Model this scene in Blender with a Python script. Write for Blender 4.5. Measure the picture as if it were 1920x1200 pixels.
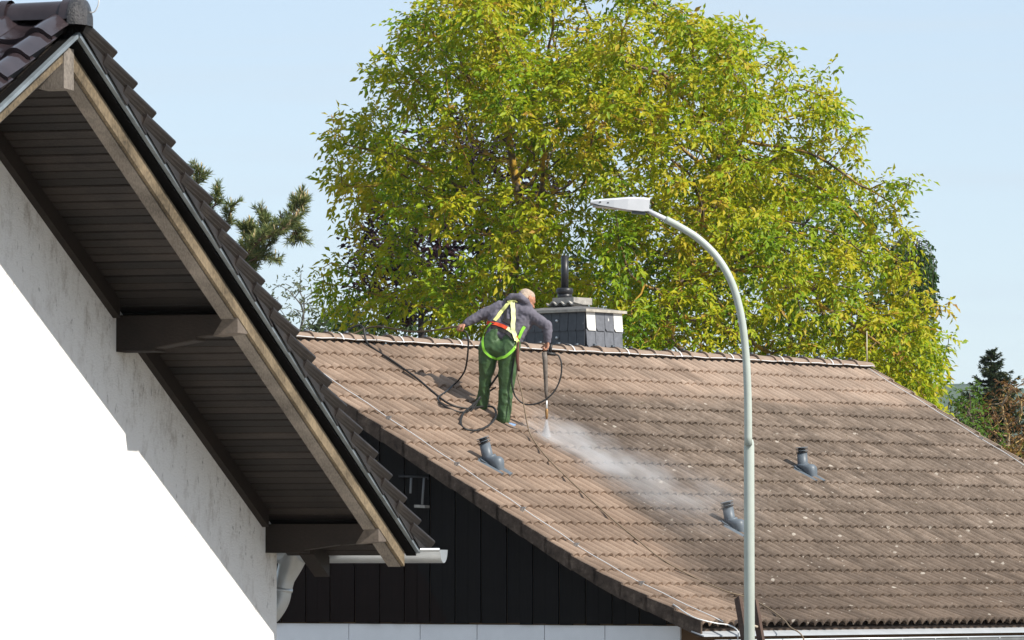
import bpy, bmesh, math, random
import numpy as np
from mathutils import Vector, Matrix, noise as mnoise
from mathutils.bvhtree import BVHTree
for o in list(bpy.data.objects): bpy.data.objects.remove(o)
scene = bpy.context.scene
R = math.radians
V = Vector
Z = V((0, 0, 1))
rng = np.random.default_rng(7)
random.seed(7)

# ------------------------------------------------------------------ camera
FPX = 10000.0                      # focal length in photo pixels (1920 wide)
HORIZON = 1085.0
CAM = V((0, 0, 5.0))
pitch = math.atan((HORIZON - 600) / FPX)
FWD = V((0, math.cos(pitch), math.sin(pitch)))
UPV = V((0, -math.sin(pitch), math.cos(pitch)))
XV = V((1, 0, 0))
cam_d = bpy.data.cameras.new('camera')
cam_d.sensor_width = 36
cam_d.lens = 36 * FPX / 1920
cam_d.clip_start = 0.5
cam_d.clip_end = 20000
cam = bpy.data.objects.new('camera', cam_d)
scene.collection.objects.link(cam)
cam.location = CAM
cam.rotation_euler = (math.pi / 2 + pitch, 0, 0)
scene.camera = cam

def pix(x, y, d):
    x, y, d = float(x), float(y), float(d)
    return CAM + d * (FWD + (x - 960) / FPX * XV + (600 - y) / FPX * UPV)
def proj(P):
    v = V(P) - CAM
    d = v.dot(FWD)
    return 960 + FPX * v.dot(XV) / d, 600 - FPX * v.dot(UPV) / d, d

# ------------------------------------------------------------------ light
SUN = V((0.857, -0.515, 0.87)).normalized()      # towards the sun
sun_el = math.asin(SUN.z)
world = bpy.data.worlds.new('World')
scene.world = world
world.use_nodes = True
wn = world.node_tree.nodes
wl = world.node_tree.links
bg = wn['Background']
sky = wn.new('ShaderNodeTexSky')
sky.sky_type = 'NISHITA'
sky.sun_disc = False
sky.sun_elevation = sun_el
sky.sun_rotation = math.atan2(SUN.x, SUN.y)
sky.altitude = 200
sky.air_density = 0.8
sky.dust_density = 0.6
sky.ozone_density = 1.2
bg.inputs['Strength'].default_value = 0.13
# thin cirrus streaks
tc = wn.new('ShaderNodeTexCoord')
mp = wn.new('ShaderNodeMapping')
mp.inputs['Scale'].default_value = (5, 5, 90)
mp.inputs['Rotation'].default_value = (R(0), R(6), 0)
nz = wn.new('ShaderNodeTexNoise')
nz.inputs['Scale'].default_value = 2.2
nz.inputs['Detail'].default_value = 5
cr = wn.new('ShaderNodeValToRGB')
cr.color_ramp.elements[0].position = 0.47
cr.color_ramp.elements[0].color = (0.55, 0.55, 0.55, 1)
cr.color_ramp.elements[1].position = 0.8
cr.color_ramp.elements[1].color = (0.8, 0.8, 0.8, 1)
mx = wn.new('ShaderNodeMix')
mx.data_type = 'RGBA'
mx.inputs['B'].default_value = (3.85, 4.5, 5.15, 1)
wl.new(tc.outputs['Generated'], mp.inputs['Vector'])
wl.new(mp.outputs['Vector'], nz.inputs['Vector'])
wl.new(nz.outputs['Fac'], cr.inputs['Fac'])
wl.new(cr.outputs['Color'], mx.inputs['Factor'])
wl.new(sky.outputs['Color'], mx.inputs['A'])
wl.new(mx.outputs['Result'], bg.inputs['Color'])

sl = bpy.data.lights.new('sun', 'SUN')
sl.energy = 5.0
sl.angle = R(0.5)
sl.color = (1.0, 0.95, 0.87)
so = bpy.data.objects.new('sun', sl)
scene.collection.objects.link(so)
so.rotation_euler = SUN.to_track_quat('Z', 'Y').to_euler()
so.location = (20, -20, 30)

scene.view_settings.view_transform = 'Standard'
scene.view_settings.look = 'None'
scene.view_settings.exposure = 0.38
scene.view_settings.gamma = 1.0
scene.view_settings.use_curve_mapping = False
scene.render.engine = 'CYCLES'
scene.render.resolution_x = 1024
scene.render.resolution_y = 640
scene.cycles.volume_bounces = 1
scene.cycles.transparent_max_bounces = 12

# ------------------------------------------------------------------ helpers
COL = scene.collection
ROOTLOC = {}

def tag(o, label=None, cat=None, group=None, kind=None):
    if label: o['label'] = label
    if cat: o['category'] = cat
    if group: o['group'] = group
    if kind: o['kind'] = kind
    return o

def empty(name, loc, label=None, cat=None, group=None):
    o = bpy.data.objects.new(name, None)
    COL.objects.link(o)
    o.location = loc
    o.empty_display_size = 0.2
    ROOTLOC[o] = V(loc)
    return tag(o, label, cat, group)

def link(name, me, parent=None, mat=None):
    """Mesh object with world-space vertices under parent."""
    o = bpy.data.objects.new(name, me)
    COL.objects.link(o)
    if mat is not None and not me.materials:
        me.materials.append(mat)
    if parent is not None:
        L = ROOTLOC[parent]
        me.transform(Matrix.Translation(-L))
        o.parent = parent
        ROOTLOC[o] = L
    else:
        ROOTLOC[o] = V((0, 0, 0))
    return o

def link_at(name, me, mw, parent=None, mat=None):
    """Object that shares mesh data, placed by world matrix."""
    o = bpy.data.objects.new(name, me)
    COL.objects.link(o)
    if mat is not None and not me.materials:
        me.materials.append(mat)
    if parent is not None:
        o.parent = parent
        o.matrix_local = Matrix.Translation(-ROOTLOC[parent]) @ mw
    else:
        o.matrix_world = mw
    return o

def rebase(o, base):
    """Move a single-mesh thing's origin to its base."""
    o.data.transform(Matrix.Translation(-V(base)))
    o.location = base
    ROOTLOC[o] = V(base)
    return o

class MB:
    def __init__(s):
        s.v, s.f, s.sm = [], [], []
    def add(s, vs, fs, smooth=False):
        n = len(s.v)
        s.v += [tuple(x) for x in vs]
        for q in fs:
            s.f.append(tuple(i + n for i in q)); s.sm.append(smooth)
        return s
    def box(s, o, ax, ay, az):
        """corner o and three edge vectors"""
        o, ax, ay, az = V(o), V(ax), V(ay), V(az)
        if ax.cross(ay).dot(az) < 0: ax, ay = ay, ax
        p = [o, o + ax, o + ax + ay, o + ay]
        p += [q + az for q in p]
        return s.add(p, [(3, 2, 1, 0), (4, 5, 6, 7), (0, 1, 5, 4), (1, 2, 6, 5), (2, 3, 7, 6), (3, 0, 4, 7)])
    def cbox(s, c, ax, ay, az):
        c, ax, ay, az = V(c), V(ax), V(ay), V(az)
        return s.box(c - (ax + ay + az) / 2, ax, ay, az)
    def prism(s, poly, ext):
        """closed 3D polygon extruded by ext"""
        n = len(poly)
        poly = [V(p) for p in poly]
        ext = V(ext)
        nn = V((0, 0, 0))
        for i in range(n): nn += (poly[i] - poly[0]).cross(poly[(i + 1) % n] - poly[0])
        if nn.dot(ext) > 0: poly = poly[::-1]
        vs = poly + [p + ext for p in poly]
        fs = [tuple(range(n)), tuple(range(2 * n - 1, n - 1, -1))]
        for i in range(n):
            j = (i + 1) % n
            fs.append((i, i + n, j + n, j))
        return s.add(vs, fs)
    def tube(s, pts, rad, n=8, caps=True):
        pts = [V(p) for p in pts]
        if not hasattr(rad, '__len__'): rad = [rad] * len(pts)
        up = None
        vs = []
        for i, p in enumerate(pts):
            a = pts[max(i - 1, 0)]; b = pts[min(i + 1, len(pts) - 1)]
            t = (b - a).normalized()
            if up is None:
                up = t.orthogonal().normalized()
            else:
                up = up - t * up.dot(t)
                up = up.normalized() if up.length > 1e-6 else t.orthogonal().normalized()
            w = t.cross(up)
            for k in range(n):
                an = 2 * math.pi * k / n
                vs.append(p + (up * math.cos(an) + w * math.sin(an)) * rad[i])
        fs = []
        for i in range(len(pts) - 1):
            for k in range(n):
                k2 = (k + 1) % n
                fs.append((i * n + k, i * n + k2, (i + 1) * n + k2, (i + 1) * n + k))
        s.add(vs, fs, True)
        if caps:
            m = len(s.v)
            s.f.append(tuple(m - len(vs) + k for k in range(n))[::-1]); s.sm.append(False)
            s.f.append(tuple(m - n + k for k in range(n))); s.sm.append(False)
        return s
    def mesh(s, name='m'):
        me = bpy.data.meshes.new(name)
        me.from_pydata(s.v, [], s.f)
        me.polygons.foreach_set('use_smooth', s.sm)
        me.update()
        return me
    def build(s, name, mat, parent=None):
        return link(name, s.mesh(name), parent, mat)

def curve_pts(ctrl, n=12):
    """Catmull-Rom through control points"""
    P = [V(c) for c in ctrl]
    P = [P[0] * 2 - P[1]] + P + [P[-1] * 2 - P[-2]]
    out = []
    for i in range(1, len(P) - 2):
        for k in range(n):
            t = k / n
            a, b, c, d = P[i - 1], P[i], P[i + 1], P[i + 2]
            out.append(0.5 * ((2 * b) + (c - a) * t + (2 * a - 5 * b + 4 * c - d) * t * t + (3 * b - a - 3 * c + d) * t ** 3))
    out.append(P[-2])
    return out

# ------------------------------------------------------------------ materials
class Mat:
    def __init__(s, name, rough=0.8, spec=0.3):
        s.m = bpy.data.materials.new(name)
        s.m.use_nodes = True
        s.n = s.m.node_tree.nodes
        s.l = s.m.node_tree.links
        s.b = s.n['Principled BSDF']
        s.b.inputs['Roughness'].default_value = rough
        s.b.inputs['Specular IOR Level'].default_value = spec
        s.out = s.n['Material Output']
        s._pos = None
    def node(s, t, **kw):
        x = s.n.new(t)
        for k, v in kw.items(): setattr(x, k, v)
        return x
    def pos(s):
        if s._pos is None: s._pos = s.node('ShaderNodeNewGeometry').outputs['Position']
        return s._pos
    def set(s, sock, v):
        if isinstance(v, (int, float, tuple, list)): sock.default_value = v
        else: s.l.new(v, sock)
    def noise(s, scale, detail=4, rough=0.55, stretch=None, coord=None):
        c = coord or s.pos()
        if stretch:
            m = s.node('ShaderNodeMapping'); m.inputs['Scale'].default_value = stretch
            s.l.new(c, m.inputs['Vector']); c = m.outputs['Vector']
        x = s.node('ShaderNodeTexNoise')
        x.inputs['Scale'].default_value = scale; x.inputs['Detail'].default_value = detail
        x.inputs['Roughness'].default_value = rough
        s.l.new(c, x.inputs['Vector'])
        return x.outputs['Fac']
    def voro(s, scale, coord=None):
        x = s.node('ShaderNodeTexVoronoi'); x.inputs['Scale'].default_value = scale
        s.l.new(coord or s.pos(), x.inputs['Vector'])
        return x
    def math(s, op, a, b=0.0, clamp=False):
        x = s.node('ShaderNodeMath', operation=op, use_clamp=clamp)
        s.set(x.inputs[0], a); s.set(x.inputs[1], b)
        return x.outputs[0]
    def dot(s, vec, off=0.0):
        x = s.node('ShaderNodeVectorMath', operation='DOT_PRODUCT')
        s.l.new(s.pos(), x.inputs[0]); x.inputs[1].default_value = tuple(vec)
        return s.math('SUBTRACT', x.outputs['Value'], off)
    def ramp(s, fac, stops):
        x = s.node('ShaderNodeValToRGB')
        e = x.color_ramp.elements
        while len(e) < len(stops): e.new(0.5)
        for q, (p, c) in zip(e, stops):
            q.position = p; q.color = (*c, 1) if len(c) == 3 else c
        s.l.new(fac, x.inputs['Fac'])
        return x.outputs['Color']
    def smooth(s, v, a, b):
        x = s.node('ShaderNodeMapRange', interpolation_type='SMOOTHSTEP')
        s.set(x.inputs['Value'], v); x.inputs['From Min'].default_value = a; x.inputs['From Max'].default_value = b
        return x.outputs['Result']
    def mix(s, f, a, b, blend='MIX'):
        x = s.node('ShaderNodeMix', data_type='RGBA', blend_type=blend)
        s.set(x.inputs['Factor'], f)
        for k, v in (('A', a), ('B', b)):
            if isinstance(v, tuple): x.inputs[k].default_value = (*v, 1) if len(v) == 3 else v
            else: s.l.new(v, x.inputs[k])
        return x.outputs['Result']
    def base(s, c):
        s.set(s.b.inputs['Base Color'], (*c, 1) if isinstance(c, tuple) else c); return s
    def bump(s, h, strength=0.3, dist=0.01):
        x = s.node('ShaderNodeBump'); x.inputs['Strength'].default_value = strength; x.inputs['Distance'].default_value = dist
        s.l.new(h, x.inputs['Height']); s.l.new(x.outputs['Normal'], s.b.inputs['Normal']); return s

def simple(name, c, rough=0.7, spec=0.3, var=0.15, scale=8, metal=0.0, bump=0.0, stretch=None):
    m = Mat(name, rough, spec)
    f = m.noise(scale, 5, 0.6, stretch)
    lo = tuple(x * (1 - var) for x in c); hi = tuple(min(1, x * (1 + var)) for x in c)
    m.base(m.ramp(f, [(0.3, lo), (0.7, hi)]))
    m.b.inputs['Metallic'].default_value = metal
    if bump: m.bump(m.noise(scale * 4, 4, 0.6, stretch), bump, 0.01)
    return m.m

def wood(name, c, var=0.35, axis_stretch=(1, 1, 1), rough=0.8, scale=14, per=0.0):
    m = Mat(name, rough, 0.25)
    f = m.noise(scale, 6, 0.65, axis_stretch)
    g = m.noise(3, 3)
    k = m.math('MULTIPLY', m.math('ADD', f, g), 0.5)
    lo = tuple(x * (1 - var) for x in c); hi = tuple(x * (1 + var) for x in c)
    col = m.ramp(k, [(0.35, lo), (0.65, hi)])
    if per:
        rn = m.node('ShaderNodeObjectInfo').outputs['Random']
        col = m.mix(per, col, m.ramp(rn, [(0, (0.12, 0.12, 0.12)), (1, (0.88, 0.86, 0.84))]), 'OVERLAY')
    m.base(col)
    m.bump(f, 0.35, 0.01)
    return m.m

# ================================================================== far roof frame
AZ = R(40)
RDIR = V((math.sin(AZ), math.cos(AZ), 0))           # along the ridge, to the right and away
DN = V((math.cos(AZ), -math.sin(AZ), 0))            # horizontally down the slope
P0 = pix(950, 657.5, 64)
TP = 0.526
H1 = 4.55
def prof(h):
    if h <= H1: return TP * h
    e = h - H1
    k = min(e, 1.2)
    d = TP * H1 + TP * k - (TP - 0.37) * k * k / 2.4
    if e > 1.2: d += 0.37 * (e - 1.2)
    return d
def slope(h):
    return (prof(h + 0.01) - prof(h - 0.01)) / 0.02
def roofpt(s, h, off=0.0):
    p = P0 + RDIR * s + DN * h - Z * prof(h)
    t = slope(max(h, 0.02))
    nrm = (DN * t + Z).normalized()
    return p + nrm * off
def ridge_s(px):
    lo, hi = -20.0, 30.0
    for _ in range(50):
        m = (lo + hi) / 2
        if proj(P0 + RDIR * m)[0] < px: lo = m
        else: hi = m
    return lo
def on_roof(px, py, off=0.0):
    lo, hi = 48.0, 80.0
    for _ in range(50):
        m = (lo + hi) / 2
        q = pix(px, py, m)
        h = (q - P0).dot(DN)
        if q.z - (P0.z - prof(h)) - off * 1.12 > 0: lo = m
        else: hi = m
    return pix(px, py, lo)
def sh(p):
    return (p - P0).dot(RDIR), (p - P0).dot(DN)
S_L, S_R = ridge_s(456), ridge_s(1624)
H_E = sh(on_roof(1303, 1176))[1]
ROOFN = (DN * TP + Z).normalized()

# ================================================================== ground, hills
m = Mat('ground_gravel', 0.95, 0.1)
m.base(m.ramp(m.noise(0.6, 6), [(0.3, (0.17, 0.155, 0.13)), (0.7, (0.25, 0.225, 0.19))]))
mb = MB()
G = 6000
NG = 24
for i in range(NG + 1):
    for j in range(NG + 1):
        mb.v.append(((i / NG - 0.5) * 2 * G, (j / NG - 0.15) * 1.2 * G, 0.0))
for i in range(NG):
    for j in range(NG):
        a = i * (NG + 1) + j
        mb.f.append((a, a + NG + 1, a + NG + 2, a + 1)); mb.sm.append(False)
tag(mb.build('ground', m.m), kind='structure')
# asphalt lane between the two houses with a kerbed pavement
ml = Mat('asphalt', 0.9, 0.2)
ml.base(ml.ramp(ml.noise(9, 6), [(0.3, (0.04, 0.04, 0.042)), (0.7, (0.065, 0.063, 0.06))]))
lane = MB()
c0 = V((2.4, 52.6, 0.004))
lane.box(c0 - RDIR * 60 + DN * 0.6, RDIR * 140, DN * 6, Z * 0.01)
tag(lane.build('road', ml.m), kind='structure')
pv = MB()
pv.box(c0 - RDIR * 60 - DN * 1.0, RDIR * 140, DN * 1.58, Z * 0.12)
tag(pv.build('pavement', simple('paving', (0.26, 0.25, 0.23), 0.9, 0.2)), kind='structure')

m = Mat('hill_wood', 0.95, 0.1)
m.base(m.ramp(m.noise(0.02, 6), [(0.35, (0.03, 0.055, 0.03)), (0.65, (0.06, 0.09, 0.04))]))
mb = MB()
NX, NY = 70, 10
for i in range(NX):
    for j in range(NY):
        x = -2600 + 5200 * i / (NX - 1)
        w = j / (NY - 1)
        y = 2400 + 1300 * w
        hgt = 92 + 24 * mnoise.noise(V((x / 420, 2.2, 0))) + 12 * mnoise.noise(V((x / 90, 5, 0)))
        hgt += 32 * math.exp(-((x - 215) / 260) ** 2)
        z = hgt * math.sin(min(1, w * 1.6) * math.pi / 2) + 5 * mnoise.noise(V((x / 40, y / 40, 1)))
        mb.v.append((x, y, z - 2 if j else -2))
for i in range(NX - 1):
    for j in range(NY - 1):
        a = i * NY + j
        mb.f.append((a, a + NY, a + NY + 1, a + 1)); mb.sm.append(True)
tag(mb.build('hills', m.m), kind='structure')

# ================================================================== materials for houses
def tile_material():
    m = Mat('concrete_tile', 0.85, 0.2)
    s = m.dot(RDIR, P0.dot(RDIR))
    h = m.dot(DN, P0.dot(DN))
    # boundary between washed (left, top) and unwashed tiles, taken along the roof
    a = sh(on_roof(985, 742)); b = sh(on_roof(1330, 1105))
    k = (b[0] - a[0]) / (b[1] - a[1])
    wob = m.math('MULTIPLY', m.math('SUBTRACT', m.noise(1.3, 4), 0.5), 1.0)
    e = m.math('SUBTRACT', m.math('SUBTRACT', s, a[0]), m.math('MULTIPLY', m.math('SUBTRACT', h, a[1]), k))
    e = m.math('ADD', e, wob)
    right = m.smooth(e, -0.35, 0.45)                    # 1 = right of the line
    low = m.smooth(m.math('ADD', h, m.math('MULTIPLY', wob, 0.7)), 0.95, 1.35)
    dirty = m.math('MULTIPLY', right, low)
    fresh = m.math('MULTIPLY', m.math('SUBTRACT', 1.0, m.smooth(e, 0.5, 2.3)), m.math('MULTIPLY', right, m.smooth(h, 0.75, 1.6)))
    lowdark = m.math('MULTIPLY', dirty, m.smooth(h, 3.2, 6.3))
    grain = m.noise(160, 3, 0.7)
    patch = m.noise(2.6, 6, 0.65)
    per = m.node('ShaderNodeObjectInfo').outputs['Random']
    clean = m.ramp(patch, [(0.3, (0.200, 0.138, 0.098)), (0.7, (0.280, 0.203, 0.150))])
    clean = m.mix(m.smooth(s, -1.0, 4.5), clean, m.ramp(patch, [(0.3, (0.27, 0.195, 0.145)), (0.7, (0.345, 0.262, 0.202))]))
    grime = m.ramp(m.noise(5, 6, 0.7), [(0.28, (0.092, 0.068, 0.050)), (0.5, (0.165, 0.125, 0.095)), (0.75, (0.25, 0.196, 0.155))])
    c = m.mix(dirty, clean, grime)
    c = m.mix(m.math('MULTIPLY', lowdark, 0.55), c, (0.10, 0.07, 0.05))
    cell = m.node('ShaderNodeTexWhiteNoise', noise_dimensions='2D')
    cv = m.node('ShaderNodeCombineXYZ')
    m.l.new(m.math('FLOOR', m.math('DIVIDE', m.math('SUBTRACT', s, S_L), 0.2845)), cv.inputs[0]); m.l.new(m.math('FLOOR', m.math('DIVIDE', h, 0.346)), cv.inputs[1])
    m.l.new(cv.outputs[0], cell.inputs['Vector'])
    c = m.mix(0.4, c, m.ramp(cell.outputs['Value'], [(0, (0.25, 0.25, 0.25)), (1, (0.75, 0.75, 0.75))]), 'OVERLAY')
    wetf = m.math('MULTIPLY', fresh, m.smooth(m.noise(3.5, 5, 0.7), 0.25, 0.6))
    c = m.mix(m.math('MULTIPLY', wetf, 0.72), c, (0.075, 0.055, 0.042))
    # grain and pores
    c = m.mix(0.35, c, m.ramp(grain, [(0.3, (0.25, 0.25, 0.25)), (0.7, (0.8, 0.8, 0.8))]), 'OVERLAY')
    c = m.mix(m.math('MULTIPLY', m.smooth(m.noise(45, 3, 0.6), 0.58, 0.72), 0.5), c, (0.12, 0.085, 0.06))
    # lichen flecks on unwashed tiles
    vd = m.voro(4.2).outputs['Distance']
    vn = m.math('ADD', vd, m.math('MULTIPLY', m.noise(40, 3), 0.16))
    lich = m.math('SUBTRACT', 1.0, m.smooth(vn, 0.165, 0.205))
    lich = m.math('MULTIPLY', lich, m.smooth(m.noise(1.9, 2), 0.40, 0.5))
    v2 = m.math('ADD', m.voro(11.0).outputs['Distance'], m.math('MULTIPLY', m.noise(60, 3), 0.2))
    l2 = m.math('MULTIPLY', m.math('SUBTRACT', 1.0, m.smooth(v2, 0.19, 0.24)), m.smooth(m.noise(3.1, 2), 0.48, 0.56))
    lich = m.math('MAXIMUM', lich, m.math('MULTIPLY', l2, 0.8))
    c = m.mix(m.math('MULTIPLY', lich, m.math('MULTIPLY', dirty, 0.62)), c, (0.56, 0.50, 0.42))
    moss = m.math('MULTIPLY', m.smooth(m.noise(7, 5, 0.7), 0.64, 0.72), m.math('MULTIPLY', dirty, 0.7))
    c = m.mix(moss, c, (0.07, 0.055, 0.02))
    m.base(c)
    m.bump(m.math('ADD', grain, m.math('MULTIPLY', m.noise(40, 3), 0.6)), 0.5, 0.006)
    return m.m

M = {}
M['tile'] = tile_material()
def ridge_mat():
    m = Mat('ridge_tile', 0.85, 0.2)
    c = m.ramp(m.noise(5, 6, 0.65), [(0.3, (0.20, 0.142, 0.105)), (0.7, (0.30, 0.228, 0.175))])
    c = m.mix(m.math('MULTIPLY', m.smooth(m.noise(22, 4), 0.55, 0.75), 0.4), c, (0.16, 0.12, 0.09))
    m.base(c); m.bump(m.noise(120, 3), 0.4, 0.005); return m.m
M['ridge'] = ridge_mat()
def verge_mat():
    m = Mat('weathered_verge', 0.9, 0.15)
    c = m.ramp(m.noise(9, 6, 0.7), [(0.3, (0.035, 0.026, 0.02)), (0.55, (0.085, 0.062, 0.048)), (0.75, (0.17, 0.13, 0.10))])
    m.base(c); m.bump(m.noise(50, 4), 0.5, 0.01); return m.m
M['verge'] = verge_mat()
M['zinc'] = simple('zinc', (0.50, 0.52, 0.53), 0.42, 0.5, 0.12, 6, metal=0.75)
M['wire'] = simple('aluminium_wire', (0.72, 0.72, 0.71), 0.4, 0.5, 0.05, 6, metal=0.3)
M['white_metal'] = simple('white_metal_sheet', (0.40, 0.42, 0.44), 0.5, 0.4, 0.08, 5)
def clad_mat():
    m = Mat('dark_cladding', 0.75, 0.12)
    f = m.noise(10, 6, 0.65, (6, 6, 0.5))
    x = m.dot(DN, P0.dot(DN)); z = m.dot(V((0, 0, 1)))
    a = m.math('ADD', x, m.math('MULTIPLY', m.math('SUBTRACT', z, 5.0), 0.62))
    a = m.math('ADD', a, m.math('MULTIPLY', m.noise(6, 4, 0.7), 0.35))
    wet = m.smooth(a, 2.62, 2.70)  # plank tone: browner on one side of a ragged slanting line, greyer beyond
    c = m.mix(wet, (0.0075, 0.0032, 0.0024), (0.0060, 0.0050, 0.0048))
    c = m.mix(0.6, c, m.ramp(f, [(0.3, (0.2, 0.2, 0.2)), (0.7, (0.8, 0.8, 0.8))]), 'OVERLAY')
    m.base(c); m.bump(f, 0.15, 0.004); return m.m
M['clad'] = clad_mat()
M['render_white'] = simple('white_render', (0.74, 0.75, 0.77), 0.9, 0.1, 0.05, 3, bump=0.1)
M['brown_render'] = simple('brown_render', (0.20, 0.13, 0.08), 0.9, 0.1, 0.1, 3, bump=0.1)
M['vent'] = simple('grey_plastic', (0.105, 0.125, 0.145), 0.45, 0.4, 0.18, 9)
M['vent_dark'] = simple('black_plastic', (0.015, 0.016, 0.018), 0.5, 0.4, 0.2, 9)
def slate_mat(name, c, paint=0.0):
    m = Mat(name, 0.5, 0.45)
    col = m.ramp(m.noise(14, 6, 0.7), [(0.3, tuple(x * 0.75 for x in c)), (0.7, tuple(x * 1.25 for x in c))])
    if paint:
        f = m.smooth(m.noise(13, 5, 0.6, (1.6, 1.6, 0.55)), paint, paint + 0.03)
        col = m.mix(f, col, (0.66, 0.65, 0.62))
    m.base(col); m.bump(m.noise(30, 5), 0.3, 0.004); return m.m
M['slate'] = slate_mat('slate', (0.055, 0.06, 0.068))
M['slate_side'] = slate_mat('slate_grey', (0.13, 0.135, 0.15))
M['slate_flaked'] = slate_mat('slate_flaked', (0.13, 0.135, 0.15), 0.66)
M['slate_white'] = slate_mat('slate_painted', (0.16, 0.16, 0.17), 0.33)
M['slate_run'] = slate_mat('slate_paint_runs', (0.055, 0.06, 0.068), 0.68)
M['concrete'] = simple('old_concrete', (0.33, 0.31, 0.28), 0.9, 0.15, 0.35, 12, bump=0.4)
M['dark_concrete'] = simple('dark_concrete', (0.15, 0.145, 0.14), 0.9, 0.15, 0.35, 12, bump=0.4)
M['cap_trim'] = simple('weathered_trim', (0.38, 0.35, 0.30), 0.8, 0.2, 0.3, 14, bump=0.3)
M['black_metal'] = simple('black_flue', (0.018, 0.018, 0.020), 0.4, 0.45, 0.2, 8)

# ================================================================== FAR HOUSE
base_far = roofpt((S_L + S_R) / 2, 0); base_far.z = 0
far = empty('tiled_house', base_far, 'house with sandy brown corrugated tile roof, dark plank gable and slate chimney', 'house')

# ---- walls
GW = 0.32                                   # gable overhang
s_wall = S_L + GW
z_clad = 5 - (1169 - HORIZON) / FPX * 58.2
H_W = H_E - 0.55                            # eave-side wall
def under(h): return P0.z - prof(abs(h)) - 0.10
wall = MB()
hs = list(np.linspace(-H_W, H_W, 25))
# gable shell (both ends) down to the ground, closed body
polyL = [P0 + RDIR * (s_wall + 0.03) + DN * h + Z * (under(h) - P0.z - 0.02) for h in hs]
polyL = [V((P0 + RDIR * (s_wall + 0.03) - DN * H_W).to_tuple()[:2] + (0.0,))] + polyL + [V((P0 + RDIR * (s_wall + 0.03) + DN * H_W).to_tuple()[:2] + (0.0,))]
wall.prism(polyL, RDIR * (S_R - S_L - 2 * GW))
ow = wall.build('wall', M['brown_render'], far)
# white lower gable front with joints: separate panels
panel_edges = [sh(pix(x, 1180, 58))[1] for x in (400, 638, 824, 1040, 1230)]
pe = [-H_W, -3.4, -1.6] + [e for e in panel_edges] + [H_W]
pe = sorted(pe)
for i in range(len(pe) - 1):
    b = MB()
    o = P0 + RDIR * (s_wall + 0.005) + DN * (pe[i] + 0.006); o.z = 0
    b.box(o, DN * (pe[i + 1] - pe[i] - 0.012), RDIR * 0.03, Z * (z_clad - 0.015))
    b.build('wall_panel', M['render_white'], ow)
# plank cladding, one object per board
PW = 0.185
h = -3.0
k = 0
while h < H_W - 0.02:
    h2 = min(h + PW - 0.012, H_W)
    off = 0.012 * (k % 2)
    o = P0 + RDIR * (s_wall - 0.02 - off + random.uniform(-.002, .002))
    zb = z_clad + random.uniform(-.012, .006)
    pl = [o + DN * h + Z * (zb - P0.z), o + DN * h2 + Z * (zb - P0.z), o + DN * h2 + Z * (under(h2) - P0.z), o + DN * h + Z * (under(h) - P0.z)]
    if h < 0 < h2: pl.insert(3, o + Z * (under(0) - P0.z))
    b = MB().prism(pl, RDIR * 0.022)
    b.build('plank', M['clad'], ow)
    h += PW; k += 1
# small grey bars on the gable (bracket rail with ledge)
q = pix(782, 915, 58.6)
hq = sh(q)[1]
def gpt(px, py, out=0.06):
    lo, hi = 50.0, 70.0
    for _ in range(40):
        mm = (lo + hi) / 2
        if sh(pix(px, py, mm))[0] < s_wall - 0.034 - out: lo = mm
        else: hi = mm
    return pix(px, py, lo)
rail = MB().tube([gpt(748, 893), gpt(803, 894.5)], 0.011, 8)
rail.tube([gpt(803, 894.5), gpt(803, 899)], 0.011, 8)
ro = rail.build('wall_rail', M['black_metal'], far)
for x0, x1, y1 in ((771, 769.5, 925), (795, 791.5, 946)):
    MB().tube([gpt(x0, 896), gpt(x1, y1)], 0.017, 4).build('upright', simple('grey_bar', (0.2, 0.21, 0.22), 0.5, 0.4), ro)
a, b = gpt(781, 949, 0.03), gpt(801, 950, 0.03)
MB().cbox((a + b) / 2, (b - a), RDIR * 0.08, Z * 0.03).build('ledge', M['concrete'], ro)

# ---- roof
roof_deck = MB()
NH = 26
deck = []
for i in range(NH + 1):
    h = (-1 + 2 * i / NH) * (H_E - .09)
    deck.append(P0 + DN * h - Z * (prof(abs(h)) + 0.045) + RDIR * (S_L + 0.06))
low = [p - Z * 0.05 for p in deck[::-1]]
roof_deck.prism(deck + low, RDIR * (S_R - S_L - 0.12))
roof = roof_deck.build('roof', M['verge'], far)

TW, TG, TL = 0.284, 0.388, 0.45
def tile_mesh():
    n = 18
    vs, fs, sm = [], [], []
    def zz(x):
        u = (x / TW * 2) % 1.0
        return 0.064 * abs(math.sin(math.pi * u)) ** 0.75 + 0.009 * x / TW
    xs = [(TW + 0.012) * i / n for i in range(n + 1)]
    for y, dz in ((0.0, 0.032), (TL, 0.0)):
        for x in xs: vs.append((x, y, zz(min(x, TW * 0.999)) + dz))
    for i in range(n): fs.append((i, i + 1, n + 1 + i + 1, n + 1 + i)); sm.append(True)
    o = len(vs)
    for x in xs: vs.append((x, 0.0, zz(min(x, TW * 0.999)) + 0.032))
    for x in xs: vs.append((x, 0.006, zz(min(x, TW * 0.999)) + 0.032 - 0.026))
    for i in range(n): fs.append((o + i, o + n + 1 + i, o + n + 2 + i, o + i + 1)); sm.append(False)
    o = len(vs)                                  # side wall on the overlapping edge
    x = xs[-1]
    vs += [(x, 0, zz(TW * .999) + .032), (x, TL, zz(TW * .999)), (x, TL, zz(TW * .999) - .022), (x, 0, zz(TW * .999) + .008)]
    fs.append((o, o + 3, o + 2, o + 1)); sm.append(False)
    me = bpy.data.meshes.new('roof_tile')
    me.from_pydata(vs, [], fs)
    me.polygons.foreach_set('use_smooth', sm)
    me.materials.append(M['tile'])
    return me, np.array(vs), fs, sm
TILE, TV, TF, TS = tile_mesh()
ncol = int((S_R - S_L) / TW) + 1
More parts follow.
